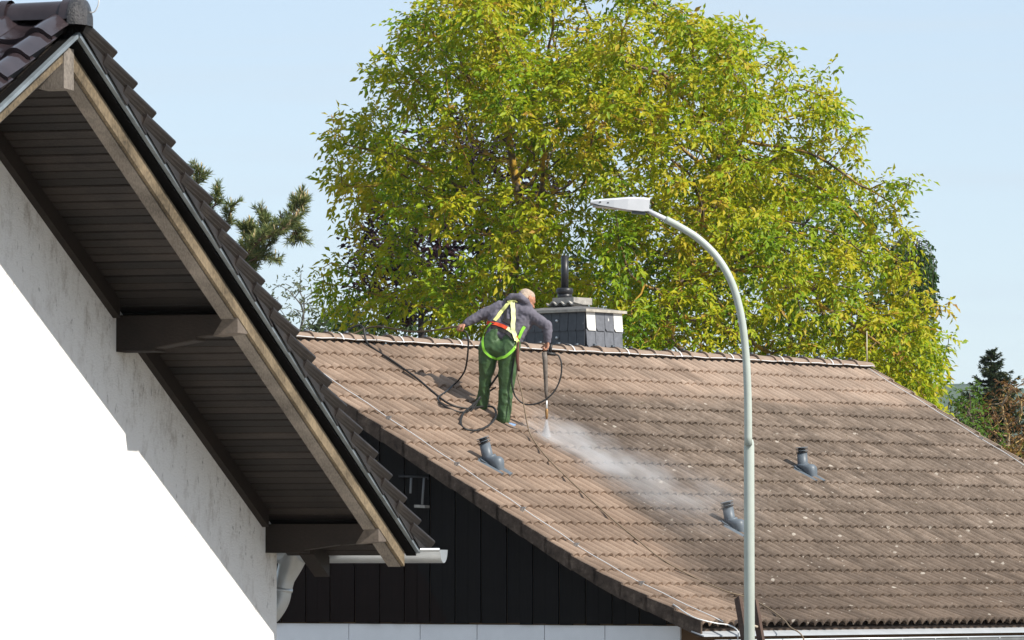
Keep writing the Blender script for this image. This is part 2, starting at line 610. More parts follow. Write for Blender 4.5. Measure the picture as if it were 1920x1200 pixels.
TWs = (S_R - S_L) / ncol
tiles = []
# walk down the slope by arc length, gauge fitted so the last course ends at the eave
_arc = sum(math.sqrt(1 + slope(q) ** 2) * (H_E - .06) / 400 for q in np.linspace(.06, H_E, 400))
TG = _arc / round(_arc / .388) - 1e-5
rows = []
h = 0.06
while True:
    t = slope(max(h, .02)); h2 = h + TG / math.sqrt(1 + t * t)
    if h2 > H_E + 0.03: break
    rows.append(h2); h = h2
ROW_END = rows[-1]
for ri, h2 in enumerate(rows):
    t = slope(h2 - 0.15)
    yv = (-DN + Z * t).normalized()
    nv = (DN * t + Z).normalized()
    for c in range(ncol):
        s0 = S_L + c * TWs
        p = P0 + RDIR * s0 + DN * h2 - Z * prof(h2) + nv * (-0.024 + random.uniform(-.002, .003)) + yv * random.uniform(-.006, .006)
        rot = Matrix((RDIR * (TWs / TW), yv, nv)).transposed().to_4x4()
        mw = Matrix.Translation(p) @ rot @ Matrix.Rotation(random.uniform(-.006, .006), 4, 'Z') @ Matrix.Rotation(random.uniform(-.006, .006), 4, 'X')
        x, y, d = proj(p)
        vis = -10 < x < 1930 and y < 1215 and x > 590 + (y - 628) * 0.57
        tiles.append((d if vis else 999, mw))
tiles.sort(key=lambda q: q[0])
for d, mw in tiles[:300]:
    link_at('roof_tile', TILE, mw, roof)
vs, fs, sm = [], [], []
for d, mw in tiles[300:]:
    A = np.array(mw)
    n0 = len(vs) * len(TV)
    vs.append(TV @ A[:3, :3].T + A[:3, 3])
    fs += [tuple(i + n0 for i in q) for q in TF]; sm += TS
me = bpy.data.meshes.new('roof_tiles_far')
me.from_pydata(np.concatenate(vs).tolist(), [], fs)
me.polygons.foreach_set('use_smooth', sm)
o = link('tile_field', me, roof, M['tile']); tag(o, kind='stuff')
# back slope: plain corrugated sheet of tiles
bs = MB()
ncr = 12
for i in range(ncr):
    h0, h1 = H_E * i / ncr, H_E * (i + 1) / ncr
    a = P0 + RDIR * S_L - DN * h0 - Z * (prof(h0) + 0.02); b_ = P0 + RDIR * S_L - DN * h1 - Z * (prof(h1) - 0.02)
    bs.add([a, a + RDIR * (S_R - S_L), b_ + RDIR * (S_R - S_L), b_], [(0, 1, 2, 3)])
    bs.add([b_, b_ + RDIR * (S_R - S_L), b_ + RDIR * (S_R - S_L) - Z * .04, b_ - Z * .04], [(0, 1, 2, 3)])
bs.build('back_slope', M['ridge'], roof)

# ---- verge tiles (both gable edges)
for side in (0, 1):
    for ri, h2 in enumerate(rows):
        h1 = rows[ri - 1] if ri else 0.02
        s0 = S_L - 0.035 if side == 0 else S_R + 0.012
        p1 = roofpt(s0, h1 - 0.03, 0.03); p2 = roofpt(s0, h2, 0.052)
        j = random.uniform(-.006, .006)
        b = MB()
        b.prism([p1 + Z * .0, p2 + Z * .0, p2 - Z * (.165 + j), p1 - Z * (.135 + j)], RDIR * 0.026)
        b.prism([p1 + Z * .012, p2 + Z * .012, p2 + Z * .0, p1 + Z * .0], RDIR * (0.10 if side == 0 else -0.10) if False else RDIR * 0.026)
        b.build('verge_tile', M['verge'] if side == 0 else M['ridge'], roof)

# ---- ridge caps
def cap_mesh():
    n = 10
    L = 0.40
    b = MB()
    prof_pts = []
    def ring(x, r, th):
        o = []
        for i in range(n + 1):
            a = math.pi * (0.06 + 0.88 * i / n)
            o.append(V((x, -math.cos(a) * r * 1.12, math.sin(a) * r * 0.86 - 0.03)))
        return o
    secs = [(0.0, .125), (.035, .125), (.036, .112), (L, .104)]
    for (x0, r0), (x1, r1) in zip(secs[:-1], secs[1:]):
        A, B = ring(x0, r0, 0), ring(x1, r1, 0)
        b.add(A + B, [(i, i + n + 1, i + n + 2, i + 1) for i in range(n)], True)
    A, B = ring(0, .125, 0), ring(0, .103, 0)
    b.add(A + B, [(i, i + 1, i + n + 2, i + n + 1) for i in range(n)])
    me = b.mesh('ridge_cap'); me.materials.append(M['ridge']); return me
CAPM = cap_mesh()
def clip_mesh():
    b = MB().cbox((0.0, 0, .083), (0.035, 0, 0), (0, 0.03, 0), (0, 0, 0.022))
    me = b.mesh('ridge_clip'); me.materials.append(M['vent']); return me
CLIPM = clip_mesh()
RC = 0.345
nc = int((S_R - S_L) / RC)
RC = (S_R - S_L) / nc
for i in range(nc):
    s0 = S_L + i * RC
    p = P0 + RDIR * s0 + Z * (0.040 + random.uniform(-.004, .004))
    rot = Matrix((RDIR, -DN, Z)).transposed().to_4x4()
    mw = Matrix.Translation(p) @ rot @ Matrix.Rotation(random.uniform(-.008, .008) + 0.02, 4, 'Y') @ Matrix.Rotation(random.uniform(-.01, .01), 4, 'Z')
    link_at('ridge_cap', CAPM, mw, roof)
    link_at('ridge_clip', CLIPM, mw, roof)
# dark ventilation strip below the caps
MB().box(P0 + RDIR * S_L + DN * 0.07 - Z * 0.045, RDIR * (S_R - S_L), DN * 0.02, Z * 0.045).build('ridge_roll', M['vent_dark'], roof)

# ---- lightning conductor
def lw(name, pts, r=0.008):
    return MB().tube(pts, r, 6).build(name, M['wire'], roof)
pts = [P0 + RDIR * (S_L + (S_R - S_L) * k / 60) + DN * 0.128 + Z * (0.034 + 0.006 * math.sin(k * 1.9)) for k in range(61)]
lw('lightning_wire', pts, 0.006)
strap = MB()
for k in range(13):
    s0 = S_L + 0.5 + k * 3 * RC * 1.0
    if s0 > S_R - .1: break
    b = MB()
    ring = []
    for i in range(9):
        a = math.pi * (0.04 + 0.92 * i / 8)
        ring.append(P0 + RDIR * s0 + DN * (math.cos(a) * .138) + Z * (math.sin(a) * .110 + .012))
    for i in range(8):
        p, q = ring[i], ring[i + 1]
        b.add([p, q, q + RDIR * .02, p + RDIR * .02], [(0, 1, 2, 3)])
    b.build('wire_strap', M['wire'], roof)
hv = [0.12 + (H_E - 0.1) * k / 40 for k in range(41)]
vl = sh(on_roof(812, 862))[0]
lw('lightning_wire', [roofpt(S_L + 0.30, h, 0.065 + 0.004 * math.sin(h * 9)) for h in hv], 0.0055)
lw('lightning_wire', [roofpt(S_R - 0.16, h, 0.065 + 0.004 * math.sin(h * 9)) for h in hv], 0.0055)
for hh in (1.9, 2.9, 3.85, 4.6, 5.5):
    for ss in (S_L + .30, S_R - .16):
        p = roofpt(ss, hh, .045)
        MB().cbox(p, RDIR * .05, DN * .03, ROOFN * .05).cbox(p + ROOFN * .03, RDIR * .02, DN * .07, ROOFN * .02).build('wire_clamp', M['zinc'], roof)
# wire end curling over the gutter
pe_ = [on_roof(x, y, .07) for x, y in ((1262, 1133), (1300, 1157), (1340, 1168), (1366, 1172), (1383, 1183))] 
pe_.append(pe_[-1] - Z * .12)
lw('lightning_wire', curve_pts(pe_, 6), 0.007)
p = roofpt(S_R - .02, 0, 0.06)
MB().tube([p, p + Z * 0.44], [0.009, 0.006], 6).build('lightning_rod', simple('pale_rod', (0.55, 0.5, 0.36), 0.5, 0.4), roof)

# ---- eaves: drip sheet, gutter, brackets
pe0 = roofpt(S_L - 0.05, ROW_END, 0)
LG = S_R - S_L + 0.1
MB().box(pe0 - DN * .10 - Z * .055, RDIR * LG, DN * .17 - Z * .05, Z * .012).build('drip_sheet', M['white_metal'], far)
gz = pe0 + DN * 0.135 - Z * .145
g = MB()
ng = 10
arc = []
for i in range(ng + 1):
    a = math.pi + math.pi * i / ng
    arc.append(DN * (math.cos(a) * .075) + Z * (math.sin(a) * .075))
arc_o = [DN * (x.dot(DN) * 1.06) + Z * (x.z * 1.06) for x in arc]
for A_, flip in ((arc, False), (arc_o, True)):
    vs = [gz + x for x in A_] + [gz + x + RDIR * LG for x in A_]
    g.add(vs, [((i, i + 1, i + ng + 2, i + ng + 1) if not flip else (i + 1, i, i + ng + 1, i + ng + 2)) for i in range(ng)], True)
g.tube([gz + DN * .08, gz + DN * .08 + RDIR * LG], 0.011, 6)
g.prism([gz + x for x in arc_o], RDIR * .004)
gut = g.build('gutter', M['zinc'], far)
ribs_n = int(LG / .62)
for i in range(ribs_n):
    b = MB()
    q = gz + RDIR * (0.25 + i * .62)
    b.tube([q + x * 1.03 for x in arc_o], .008, 5)
    b.build('gutter_bracket', M['zinc'], gut)
# a soft white clump lying on the gutter edge
# ---- roof vents
def roof_vent(px_top, py_top, px_b, py_b, wet=False):
    B = on_roof(px_b, py_b)
    s0, h0 = sh(B)
    t = slope(h0)
    yv = (-DN + Z * t).normalized(); nv = (DN * t + Z).normalized()
    B = roofpt(s0, h0, 0.02)
    b = MB()
    # tile-shaped base with two corrugations
    xs = [-.17 + .34 * i / 16 for i in range(17)]
    zz = lambda x: .036 * (0.5 - 0.5 * math.cos(2 * math.pi * ((x + .17) / .17))) ** .75 + .012
    lo = [B - yv * .20 + RDIR * x + nv * zz(x) for x in xs]; hi = [B + yv * .20 + RDIR * x + nv * (zz(x) - .012) for x in xs]
    b.add(lo + hi, [(i, i + 1, i + 18, i + 17) for i in range(16)], True)
    lo2 = [p - nv * .03 for p in lo]
    b.add(lo + lo2, [(i, i + 17, i + 18, i + 1) for i in range(16)])
    # elbow bulge and upright pipe
    n = 14
    foot = B + yv * .075
    axis_top = foot + Z * .10
    top = pix(px_top, py_top, proj(axis_top)[2])
    ax0 = (top - axis_top).normalized()
    rings = []
    for k in range(9):
        f = k / 8
        cen = (B - yv * .125 + nv * .0).lerp(foot + Z * .09, f) + nv * (.045 * math.sin(f * math.pi))
        tdir = (yv * math.cos(f * 1.35) + Z * math.sin(f * 1.35)).normalized()
        x_ = RDIR; y_ = tdir.cross(x_).normalized()
        r = .040 + .042 * math.sin(min(1, f * 1.7) * math.pi / 2)
        rings.append([cen + x_ * math.cos(2 * math.pi * i / n) * r + y_ * math.sin(2 * math.pi * i / n) * r for i in range(n)])
    vs = [p for q in rings for p in q]
    b.add(vs, [(k * n + i, k * n + (i + 1) % n, (k + 1) * n + (i + 1) % n, (k + 1) * n + i) for k in range(8) for i in range(n)], True)
    b.add(rings[0], [tuple(range(n))])
    b.tube([foot - ax0 * .04, top - ax0 * .06], [.064, .061], 16)
    b.tube([axis_top - ax0 * .02, axis_top + ax0 * .012], [.082, .070], 16)
    # flat collar skirt on the up-slope side
    sk = [foot + yv * .03 + nv * .035 + (RDIR * math.cos(2 * math.pi * i / 16) + yv * math.sin(2 * math.pi * i / 16) * .9) * .115 for i in range(16)]
    b.prism(sk, nv * .012)
    vo = b.build('roof_vent', M['vent'], far)
    ax = (top - axis_top).normalized()
    for k in range(4):
        c = top - ax * (.056 - .0185 * k)
        MB().tube([c - ax * .004, c + ax * .004], .073, 16).build('louvre_ring', M['vent_dark'] if not k % 2 else M['vent'], vo)
    MB().tube([top - ax * .06, top], .045, 10).build('louvre_core', M['vent_dark'], vo)
roof_vent(905, 821, 925, 882)
roof_vent(1362, 941, 1378, 999)
roof_vent(1503, 839, 1513, 895)

# ---- chimney
def s_at(px, h, z):
    lo, hi = -10.0, 15.0
    for _ in range(50):
        mm = (lo + hi) / 2
        if proj(P0 + RDIR * mm + DN * h + Z * z)[0] < px: lo = mm
        else: hi = mm
    return lo
ch_h = -0.10
sc = s_at(1098, ch_h, .3)
CB = P0 + RDIR * sc + DN * ch_h - Z * .35            # near corner, bottom
CWs, CWh = 0.70, 1.06
ztop = pix(1098, 584, proj(CB)[2]).z
CH = ztop - CB.z
chm = MB().box(CB - DN * CWh + RDIR * .012 - DN * .012 + DN * .0, RDIR * (CWs - .012), DN * (CWh - .0), Z * CH)
chim = chm.build('chimney', M['slate'], far)
rowh = .208
for rI in range(3):
    zt = ztop - rI * rowh
    # left face, normal -RDIR
    nL = 8
    w = CWh / nL
    for c in range(nL):
        o = CB - DN * (c + 1) * w; o.z = zt - rowh - .02
        j = random.uniform(-.004, .004)
        cl = .02
        pl = [o, o + DN * (w - .006 - cl), o + DN * (w - .006) + Z * cl, o + DN * (w - .006) + Z * (rowh + .02), o + Z * (rowh + .02)]
        b = MB()
        out = -RDIR * (0.014 + j * .5)
        vs = [p + (out * 1.3 if p.z < zt - rowh + .03 else out * .3) for p in pl]
        b.prism(vs, RDIR * .007)
        b.build('slate', M['slate_run'] if (rI == 0 and c in (0, 4)) else M['slate'], chim)
    nR = 4
    w = CWs / nR
    for c in range(nR):
        o = CB + RDIR * c * w; o.z = zt - rowh - .02
        cl = .035
        pl = [o + RDIR * (.005 + cl), o + RDIR * w, o + RDIR * w + Z * (rowh + .02), o + RDIR * .005 + Z * (rowh + .02), o + RDIR * .005 + Z * cl]
        vs = [p + DN * ((.022 if p.z < zt - rowh + .04 else .006) + .001 * c) for p in pl]
        mt = M['slate_side']
        if rI == 0: mt = M['slate_white'] if c in (0, 3) else M['slate_flaked']
        MB().prism(vs, DN * -.007).build('slate', mt, chim)
# metal spike hooks on left face
# concrete cover with white-flaked edge
cap = MB()
e = .05
co = CB - DN * (CWh + e) - RDIR * e; co.z = ztop
cap.box(co, RDIR * (CWs + 2 * e), DN * (CWh + 2 * e), Z * .034)
capo = cap.build('cover_slab', M['cap_trim'], chim)
pyr = MB()
o1 = co + Z * .036 + RDIR * .03 + DN * .03
w1, w2 = CWs + 2 * e - .06, CWh + 2 * e - .06
ins = .27
b4 = [o1, o1 + RDIR * w1, o1 + RDIR * w1 + DN * w2, o1 + DN * w2]
t4 = [o1 + RDIR * ins * .7 + DN * ins, o1 + RDIR * (w1 - ins * .7) + DN * ins, o1 + RDIR * (w1 - ins * .7) + DN * (w2 - ins), o1 + RDIR * ins * .7 + DN * (w2 - ins)]
t4 = [p + Z * .045 for p in t4]
pyr.add(b4 + t4, [(0, 1, 5, 4), (1, 2, 6, 5), (2, 3, 7, 6), (3, 0, 4, 7), (4, 5, 6, 7)])
pyr.build('sloped_cover', M['dark_concrete'], chim)
cc = co + RDIR * (CWs / 2 + e) + DN * (CWh / 2 + e) + Z * .085
# corrugated tile and block on top
ct = MB()
n = 24
L_ = .46
for (za, dw) in ((0.0, 0),):
    xs = [-.22 + .44 * i / n for i in range(n + 1)]
    zf = lambda x: .022 * math.cos(x / .44 * 2 * math.pi * 3.5)
    A_ = [cc + DN * x - RDIR * .20 + Z * (.05 + zf(x)) for x in xs]
    B_ = [cc + DN * x + RDIR * .30 + Z * (-.02 + zf(x)) for x in xs]
    ct.add(A_ + B_, [(i, i + n + 1, i + n + 2, i + 1) for i in range(n)], True)
    A2 = [p - Z * .02 for p in A_]; B2 = [p - Z * .02 for p in B_]
    ct.add(A_ + A2, [(i, i + 1, i + n + 2, i + n + 1) for i in range(n)])
    ct.add(A2 + B2, [(i, i + 1, i + n + 2, i + n + 1) for i in range(n)], True)
ct.build('cover_tile', M['concrete'], chim)
MB().box(cc - RDIR * .14 - DN * .17 + Z * .03, RDIR * .36, DN * .34, Z * .085).build('flue_block', M['concrete'], chim)
fl = pix(1059, 560, proj(cc)[2] + .05)
fl.z = cc.z + .10
fb = MB().tube([fl, fl + Z * .07], .09, 18)
fb.tube([fl + Z * .07, fl + Z * .085, fl + Z * .125, fl + Z * .14], [.095, .104, .104, .09], 18)
fb.build('flue_collar', M['black_metal'], chim)
zt = pix(1059, 479, proj(fl)[2]).z
MB().tube([fl + Z * .10, V((fl.x, fl.y, zt))], .046, 16).build('flue_pipe', M['black_metal'], chim)
for px, py in ((1043, 600), (1043, 632)):
    q = pix(px, py, proj(CB)[2])
    h_ = sh(CB)[1] - .36
    q2 = CB - DN * .44; q2.z = q.z
    MB().tube([q2 - RDIR * .012, q2 - RDIR * .035 + Z * .01], [.018, .012], 8).build('slate_hook', M['wire'], chim)
print('far house rows', len(rows), 'cols', ncol, 'H_E', H_E, 'ROW_END', ROW_END)

# ================================================================== NEAR HOUSE
NA = R(15.8)
NN = V((math.cos(NA), -math.sin(NA), 0))        # outwards from the gable wall
NG_ = V((math.sin(NA), math.cos(NA), 0))        # along the gable, down the back slope
NT = 0.433
A0 = pix(147, 65, 28.4) - NN * .82              # apex on the wall plane, at the metal strip's level
def np_(a, b, z=0.0):
    return A0 + NN * a + NG_ * b + Z * (z - NT * abs(b))
sl_len = math.sqrt(1 + NT * NT)
SLV = (NG_ - Z * NT).normalized()               # down the back slope
SLN = (NG_ * NT + Z).normalized()
SLVF = (-NG_ - Z * NT).normalized()             # down the front slope
SLNF = (-NG_ * NT + Z).normalized()
B_END = 6.3
basen = A0.copy(); basen.z = 0
near = empty('white_house', basen, 'white rendered house with dark glazed roof tiles and wide timber eaves', 'house')
def wall_mat():
    m = Mat('white_plaster', 0.92, 0.1)
    u = m.dot(NG_, A0.dot(NG_)); z = m.dot(V((0, 0, 1)), A0.z)
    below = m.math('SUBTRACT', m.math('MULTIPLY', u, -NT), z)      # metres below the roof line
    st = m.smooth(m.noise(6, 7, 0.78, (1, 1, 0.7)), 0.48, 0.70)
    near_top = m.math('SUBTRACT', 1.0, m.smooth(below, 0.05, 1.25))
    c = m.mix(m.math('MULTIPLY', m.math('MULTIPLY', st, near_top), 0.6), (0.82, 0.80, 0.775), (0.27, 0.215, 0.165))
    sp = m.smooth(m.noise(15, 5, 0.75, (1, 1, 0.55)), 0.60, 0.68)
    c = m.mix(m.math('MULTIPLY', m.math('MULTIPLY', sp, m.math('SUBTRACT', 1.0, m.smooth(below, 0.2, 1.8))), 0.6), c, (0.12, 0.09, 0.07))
    m.base(c)
    m.bump(m.math('ADD', m.noise(28, 6, 0.7, (1, 1, 2.2)), m.math('MULTIPLY', m.noise(90, 4, 0.7), 0.5)), 0.55, 0.02)
    return m.m
M['plaster'] = wall_mat()
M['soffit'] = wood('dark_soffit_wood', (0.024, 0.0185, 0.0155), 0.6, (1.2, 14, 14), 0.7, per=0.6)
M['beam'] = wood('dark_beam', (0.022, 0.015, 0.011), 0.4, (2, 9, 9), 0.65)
M['greywood'] = wood('grey_weathered_wood', (0.19, 0.165, 0.14), 0.5, (10, 2, 3), 0.85)
M['endwood'] = wood('brown_grey_end_grain', (0.12, 0.098, 0.08), 0.4, (3, 3, 3), 0.85)
M['tanwood'] = wood('tan_barge_wood', (0.15, 0.115, 0.073), 0.7, (10, 2, 3), 0.8)  # tan is the outer face board's own colour
M['strip'] = simple('aged_zinc_strip', (0.20, 0.23, 0.25), 0.45, 0.5, 0.3, 7, metal=0.3)
M['near_black'] = simple('near_black_board', (0.006, 0.0055, 0.0055), 0.9, 0.08, 0.3, 6)  # near-black colour carries the shade under the verge; also backs the soffit
def glaze_mat():
    m = Mat('glazed_tile', 0.22, 0.5)
    c = m.ramp(m.noise(5, 5, 0.6), [(0.3, (0.022, 0.016, 0.018)), (0.7, (0.042, 0.031, 0.034))])
    m.base(c)
    m.set(m.b.inputs['Roughness'], m.smooth(m.noise(9, 4), 0.1, 1.9))
    m.bump(m.noise(30, 3), 0.05, 0.004); return m.m
M['glaze'] = glaze_mat()
def vt_mat():
    m = Mat('verge_tile_brown', 0.5, 0.35)
    c = m.ramp(m.noise(11, 6, 0.7), [(0.3, (0.010, 0.0075, 0.0065)), (0.6, (0.021, 0.0155, 0.013)), (0.8, (0.05, 0.038, 0.024))])
    m.base(c); m.bump(m.noise(60, 3), 0.2, 0.004); return m.m
M['vt'] = vt_mat()

# wall: gable leaf with the roof line on top, returns at the far corner
def b_at(px, a, py=1090):
    lo, hi = 0.0, 9.0
    for _ in range(50):
        mm = (lo + hi) / 2
        if proj(np_(a, mm))[0] < px: lo = mm
        else: hi = mm
    return lo
B_C = b_at(519, 0)
FB = 4.6                                        # front slope run that is modelled
ZS = -0.06                                      # soffit underside relative to metal strip line
w = MB()
pl = [np_(0, -FB, ZS), np_(0, 0, ZS), np_(0, B_C, ZS)]
pl = [V((pl[0].x, pl[0].y, 0))] + pl + [V((pl[-1].x, pl[-1].y, 0))]
# dense grid is not needed: plaster relief is fine
w.prism(pl, -NN * 7.0)
nw = w.build('wall', M['plaster'], near)

# soffit boards (back slope), boards run outwards from the wall
PB = 0.094
nb = int((B_END - 0.02) * sl_len / PB)
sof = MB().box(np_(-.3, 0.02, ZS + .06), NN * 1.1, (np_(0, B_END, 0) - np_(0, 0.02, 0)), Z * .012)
soff = sof.build('soffit', M['near_black'], near)
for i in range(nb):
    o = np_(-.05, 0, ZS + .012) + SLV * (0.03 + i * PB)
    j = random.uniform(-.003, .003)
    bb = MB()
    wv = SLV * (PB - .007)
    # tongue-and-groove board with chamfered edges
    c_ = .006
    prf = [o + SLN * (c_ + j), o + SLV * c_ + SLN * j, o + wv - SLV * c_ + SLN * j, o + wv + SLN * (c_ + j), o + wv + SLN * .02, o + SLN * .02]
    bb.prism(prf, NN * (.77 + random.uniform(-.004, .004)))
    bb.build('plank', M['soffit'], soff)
# front slope soffit (few boards near the apex are in view)
for i in range(26):
    o = np_(-.05, 0, ZS + .012) + SLVF * (0.05 + i * PB)
    prf = [o, o + SLVF * (PB - .007), o + SLVF * (PB - .007) + SLNF * .02, o + SLNF * .02]
    MB().prism(prf, NN * .77).build('plank', M['soffit'], soff)

# trim board where wall meets soffit
def along(a0, a1, z0, z1, b0, b1, name, mat, parent=near):
    """bar of constant section along the back slope (b>0) or front (b<0)"""
    return MB().prism([np_(a0, b0, z0), np_(a1, b0, z0), np_(a1, b0, z1), np_(a0, b0, z1)], np_(0, b1) - np_(0, b0)).build(name, mat, parent)
b_p1 = b_at(225, 0); b_p2 = b_at(503, 0)
along(-.02, .045, ZS - .10, ZS + .01, .03, b_p1 - .12, 'trim_board', M['beam'])
along(-.02, .045, ZS - .10, ZS + .01, b_p1 + .10, b_p2 - .12, 'trim_board', M['beam'])
along(-.02, .045, ZS - .10, ZS + .01, -.05, -FB, 'trim_board', M['beam'])
# fly rafter (barge): grey underside, tan outer face board
along(.650, .733, ZS - .090, ZS + .02, 0.04, B_END - .14, 'fly_rafter', M['greywood'])
along(.650, .733, ZS - .090, ZS + .02, -0.10, -FB, 'fly_rafter', M['greywood'])
along(.735, .757, ZS - .082, ZS + .01, 0.02, B_END - .13, 'barge_board', M['tanwood'])
along(.735, .757, ZS - .065, ZS + .01, -0.06, -FB, 'barge_board', M['tanwood'])
# ridge post end at the apex
MB().box(np_(.62, -.07, -.26), NN * .145, NG_ * .15, Z * .22).build('ridge_beam_end', M['greywood'], near)
MB().box(np_(-.1, -.06, -.24), NN * .66, NG_ * .12, Z * .18).build('ridge_beam', M['beam'], near)
# recessed verge board, shade put into its near-black colour, and metal drip strip
along(.735, .80, ZS + .035, ZS + .06, 0.0, B_END, 'verge_board', M['near_black'])
along(.772, .790, ZS + .062, .05, 0.0, B_END, 'verge_upstand', M['near_black'])
along(.735, .80, ZS + .035, ZS + .06, -0.03, -FB, 'verge_board', M['near_black'])
along(.803, .828, -.012, .012, 0.0, B_END - .02, 'drip_strip', M['strip'])
along(.803, .828, -.012, .012, -.02, -FB, 'drip_strip', M['strip'])

# purlins with stepped, slanted ends
def purlin(b, hgt=.20, wid=.17, zoff=0):
    z1 = ZS + .0
    k = hgt / .20
    prf = [(-.3, z1), (.75, z1), (.75, z1 - .108), (.66, z1 - .120), (.50, z1 - .135), (.50, z1 - .155 * k), (.47, z1 - .157 * k), (.25, z1 - .195 * k), (.25, z1 - .215 * k), (-.3, z1 - .215 * k)]
    zb = np_(0, b).z - .02
    pl = [A0 + NN * a + NG_ * (b - wid / 2) + Z * (zb + zz - A0.z) for a, zz in prf]
    bm_ = MB().prism(pl, NG_ * wid)
    o = bm_.build('purlin', M['beam'], near)
    md = o.modifiers.new('bevel', 'BEVEL'); md.width = .006; md.segments = 1
    # pale weathered end block
    e_ = [A0 + NN * a + NG_ * (b - wid / 2 - .004) + Z * (zb + zz - A0.z) for a, zz in ((.68, z1 - .002), (.753, z1 - .002), (.753, z1 - .112), (.66, z1 - .123), (.60, z1 - .129))]
    MB().prism(e_, NG_ * (wid + .008)).build('purlin_end', M['endwood'], o)
purlin(b_p1 + .02)
purlin(b_p2 + .02, .17, .15)
# rafter tail under the eaves beyond the wall corner
along(.13, .23, ZS - .12, ZS + .008, B_C + .06, B_END - .06, 'rafter_tail', M['beam'])

# verge tiles on the back slope
def vtile_mesh():
    L = .43
    b = MB()
    # x = outwards (0 = skirt face), y = down-slope, z = up ; profile from skirt bottom over the bead to the field
    prf = [(-.010, -.030), (.0, -.030), (.0, .040), (.012, .060), (.024, .082), (.034, .104), (.030, .118), (.0, .126), (-.05, .120), (-.10, .104), (-.16, .098), (-.30, .098), (-.30, .080), (-.14, .080), (-.02, .100), (-.010, .06)]
    n = len(prf)
    def sec(y, dz, sk):
        return [V((x * (1 if x < .001 else (0.5 + .7 * (y / L))), y, z + dz + (sk if z < 0 else 0))) for x, z in prf]
    A_ = sec(0, -.054, .085); B_ = sec(L, .012, -.020)
    b.add(A_ + B_, [(i, (i + 1) % n, n + (i + 1) % n, n + i) for i in range(n)], False)
    b.add(A_, [tuple(range(n))[::-1]]); b.add(B_, [tuple(range(n))])
    me = b.mesh('verge_tile'); me.materials.append(M['vt'])
    bmm = bmesh.new(); bmm.from_mesh(me); bmesh.ops.recalc_face_normals(bmm, faces=bmm.faces); bmm.to_mesh(me); bmm.free()
    return me
VT = vtile_mesh()
nroof = MB()
nroof.prism([np_(-5, .02, .02), np_(.74, .02, .02), np_(.74, .02, .05), np_(-5, .02, .05)], np_(0, B_END) - np_(0, 0))
nroof.prism([np_(-5, -.02, .02), np_(.74, -.02, .02), np_(.74, -.02, .05), np_(-5, -.02, .05)], np_(0, -FB) - np_(0, 0))
nro = nroof.build('roof', M['vt'], near)
GA = .345
nt = int(B_END * sl_len / GA) + 1
for i in range(nt):
    p = np_(.838, 0, .03) + SLV * (.02 + i * GA)
    rot = Matrix((NN, SLV, SLN)).transposed().to_4x4()
    mw = Matrix.Translation(p) @ rot @ Matrix.Rotation(random.uniform(-.012, .012), 4, 'Z') @ Matrix.Rotation(random.uniform(-.008, .008), 4, 'X') @ Matrix.Diagonal((1, 1, .86, 1))
    link_at('verge_tile', VT, mw, nro)
# pale mortar wedges and moss tufts under the tile ends
# field tiles back slope: stepped courses sheet (seen from the side only)
bk = MB()
for i in range(nt):
    a = np_(-5, 0, .05) + SLV * (i * GA) + SLN * .03; b_ = np_(-5, 0, .05) + SLV * (i * GA + GA) + SLN * .065
    bk.add([a, a + NN * 5.55, b_ + NN * 5.55, b_], [(0, 1, 2, 3)])
    bk.add([b_, b_ + NN * 5.55, b_ + NN * 5.55 - SLN * .04, b_ - SLN * .04], [(0, 1, 2, 3)])
bk.build('back_courses', M['vt'], nro)
# front slope field tiles, glazed, big S profile
def gtile():
    W_, L = .30, .42
    n = 14
    def zz(x):
        u = x / W_
        return .012 + (.052 * math.sin(math.pi * (u - .52) / .48) ** .8 if u > .52 else -.012 * math.sin(math.pi * u / .52))
    b = MB()
    xs = [W_ * 1.04 * i / n for i in range(n + 1)]
    A_ = [V((x, 0, zz(min(x, W_)) + .034)) for x in xs]       # lower end
    B_ = [V((x, -L, zz(min(x, W_)))) for x in xs]
    b.add(A_ + B_, [(i, i + n + 1, i + n + 2, i + 1) for i in range(n)], True)
    A2 = [p + V((0, -.004, -.026)) for p in A_]
    b.add(A_ + A2, [(i, i + 1, i + n + 2, i + n + 1) for i in range(n)])
    me = b.mesh('glazed_tile'); me.materials.append(M['glaze'])
    bmm = bmesh.new(); bmm.from_mesh(me); bmesh.ops.recalc_face_normals(bmm, faces=bmm.faces); bmm.to_mesh(me); bmm.free()
    return me
GT = gtile()
for r_ in range(13):
    for c in range(7):
        p = np_(.80 - .30 * (c + 1), 0, .07) + SLVF * (.05 + GA * (r_ + 1))
        rot = Matrix((NN, SLVF, SLNF)).transposed().to_4x4()
        mw = Matrix.Translation(p) @ rot @ Matrix.Rotation(random.uniform(-.008, .008), 4, 'Z')
        link_at('glazed_tile', GT, mw, nro)
# ridge: half-round glazed caps and grey end cap
def ncap():
    n = 12
    b = MB()
    def ring(x, r): return [V((x, math.cos(math.pi * i / n) * r, math.sin(math.pi * i / n) * r)) for i in range(n + 1)]
    secs = [(0, .12), (-.05, .12), (-.052, .108), (-.40, .102)]
    for (x0, r0), (x1, r1) in zip(secs[:-1], secs[1:]):
        A_, B_ = ring(x0, r0), ring(x1, r1)
        b.add(A_ + B_, [(i, i + 1, i + n + 2, i + n + 1) for i in range(n)], True)
    me = b.mesh('ridge_cap'); me.materials.append(M['glaze'])
    bmm = bmesh.new(); bmm.from_mesh(me); bmesh.ops.recalc_face_normals(bmm, faces=bmm.faces); bmm.to_mesh(me); bmm.free()
    return me
NC = ncap()
for i in range(8):
    p = np_(.80 - i * .36, 0, .075)
    rot = Matrix((NN, NG_, Z)).transposed().to_4x4()
    link_at('ridge_cap', NC, Matrix.Translation(p) @ rot, nro)
ec = MB()
c0_ = np_(.80, 0, .075)
rngs = []
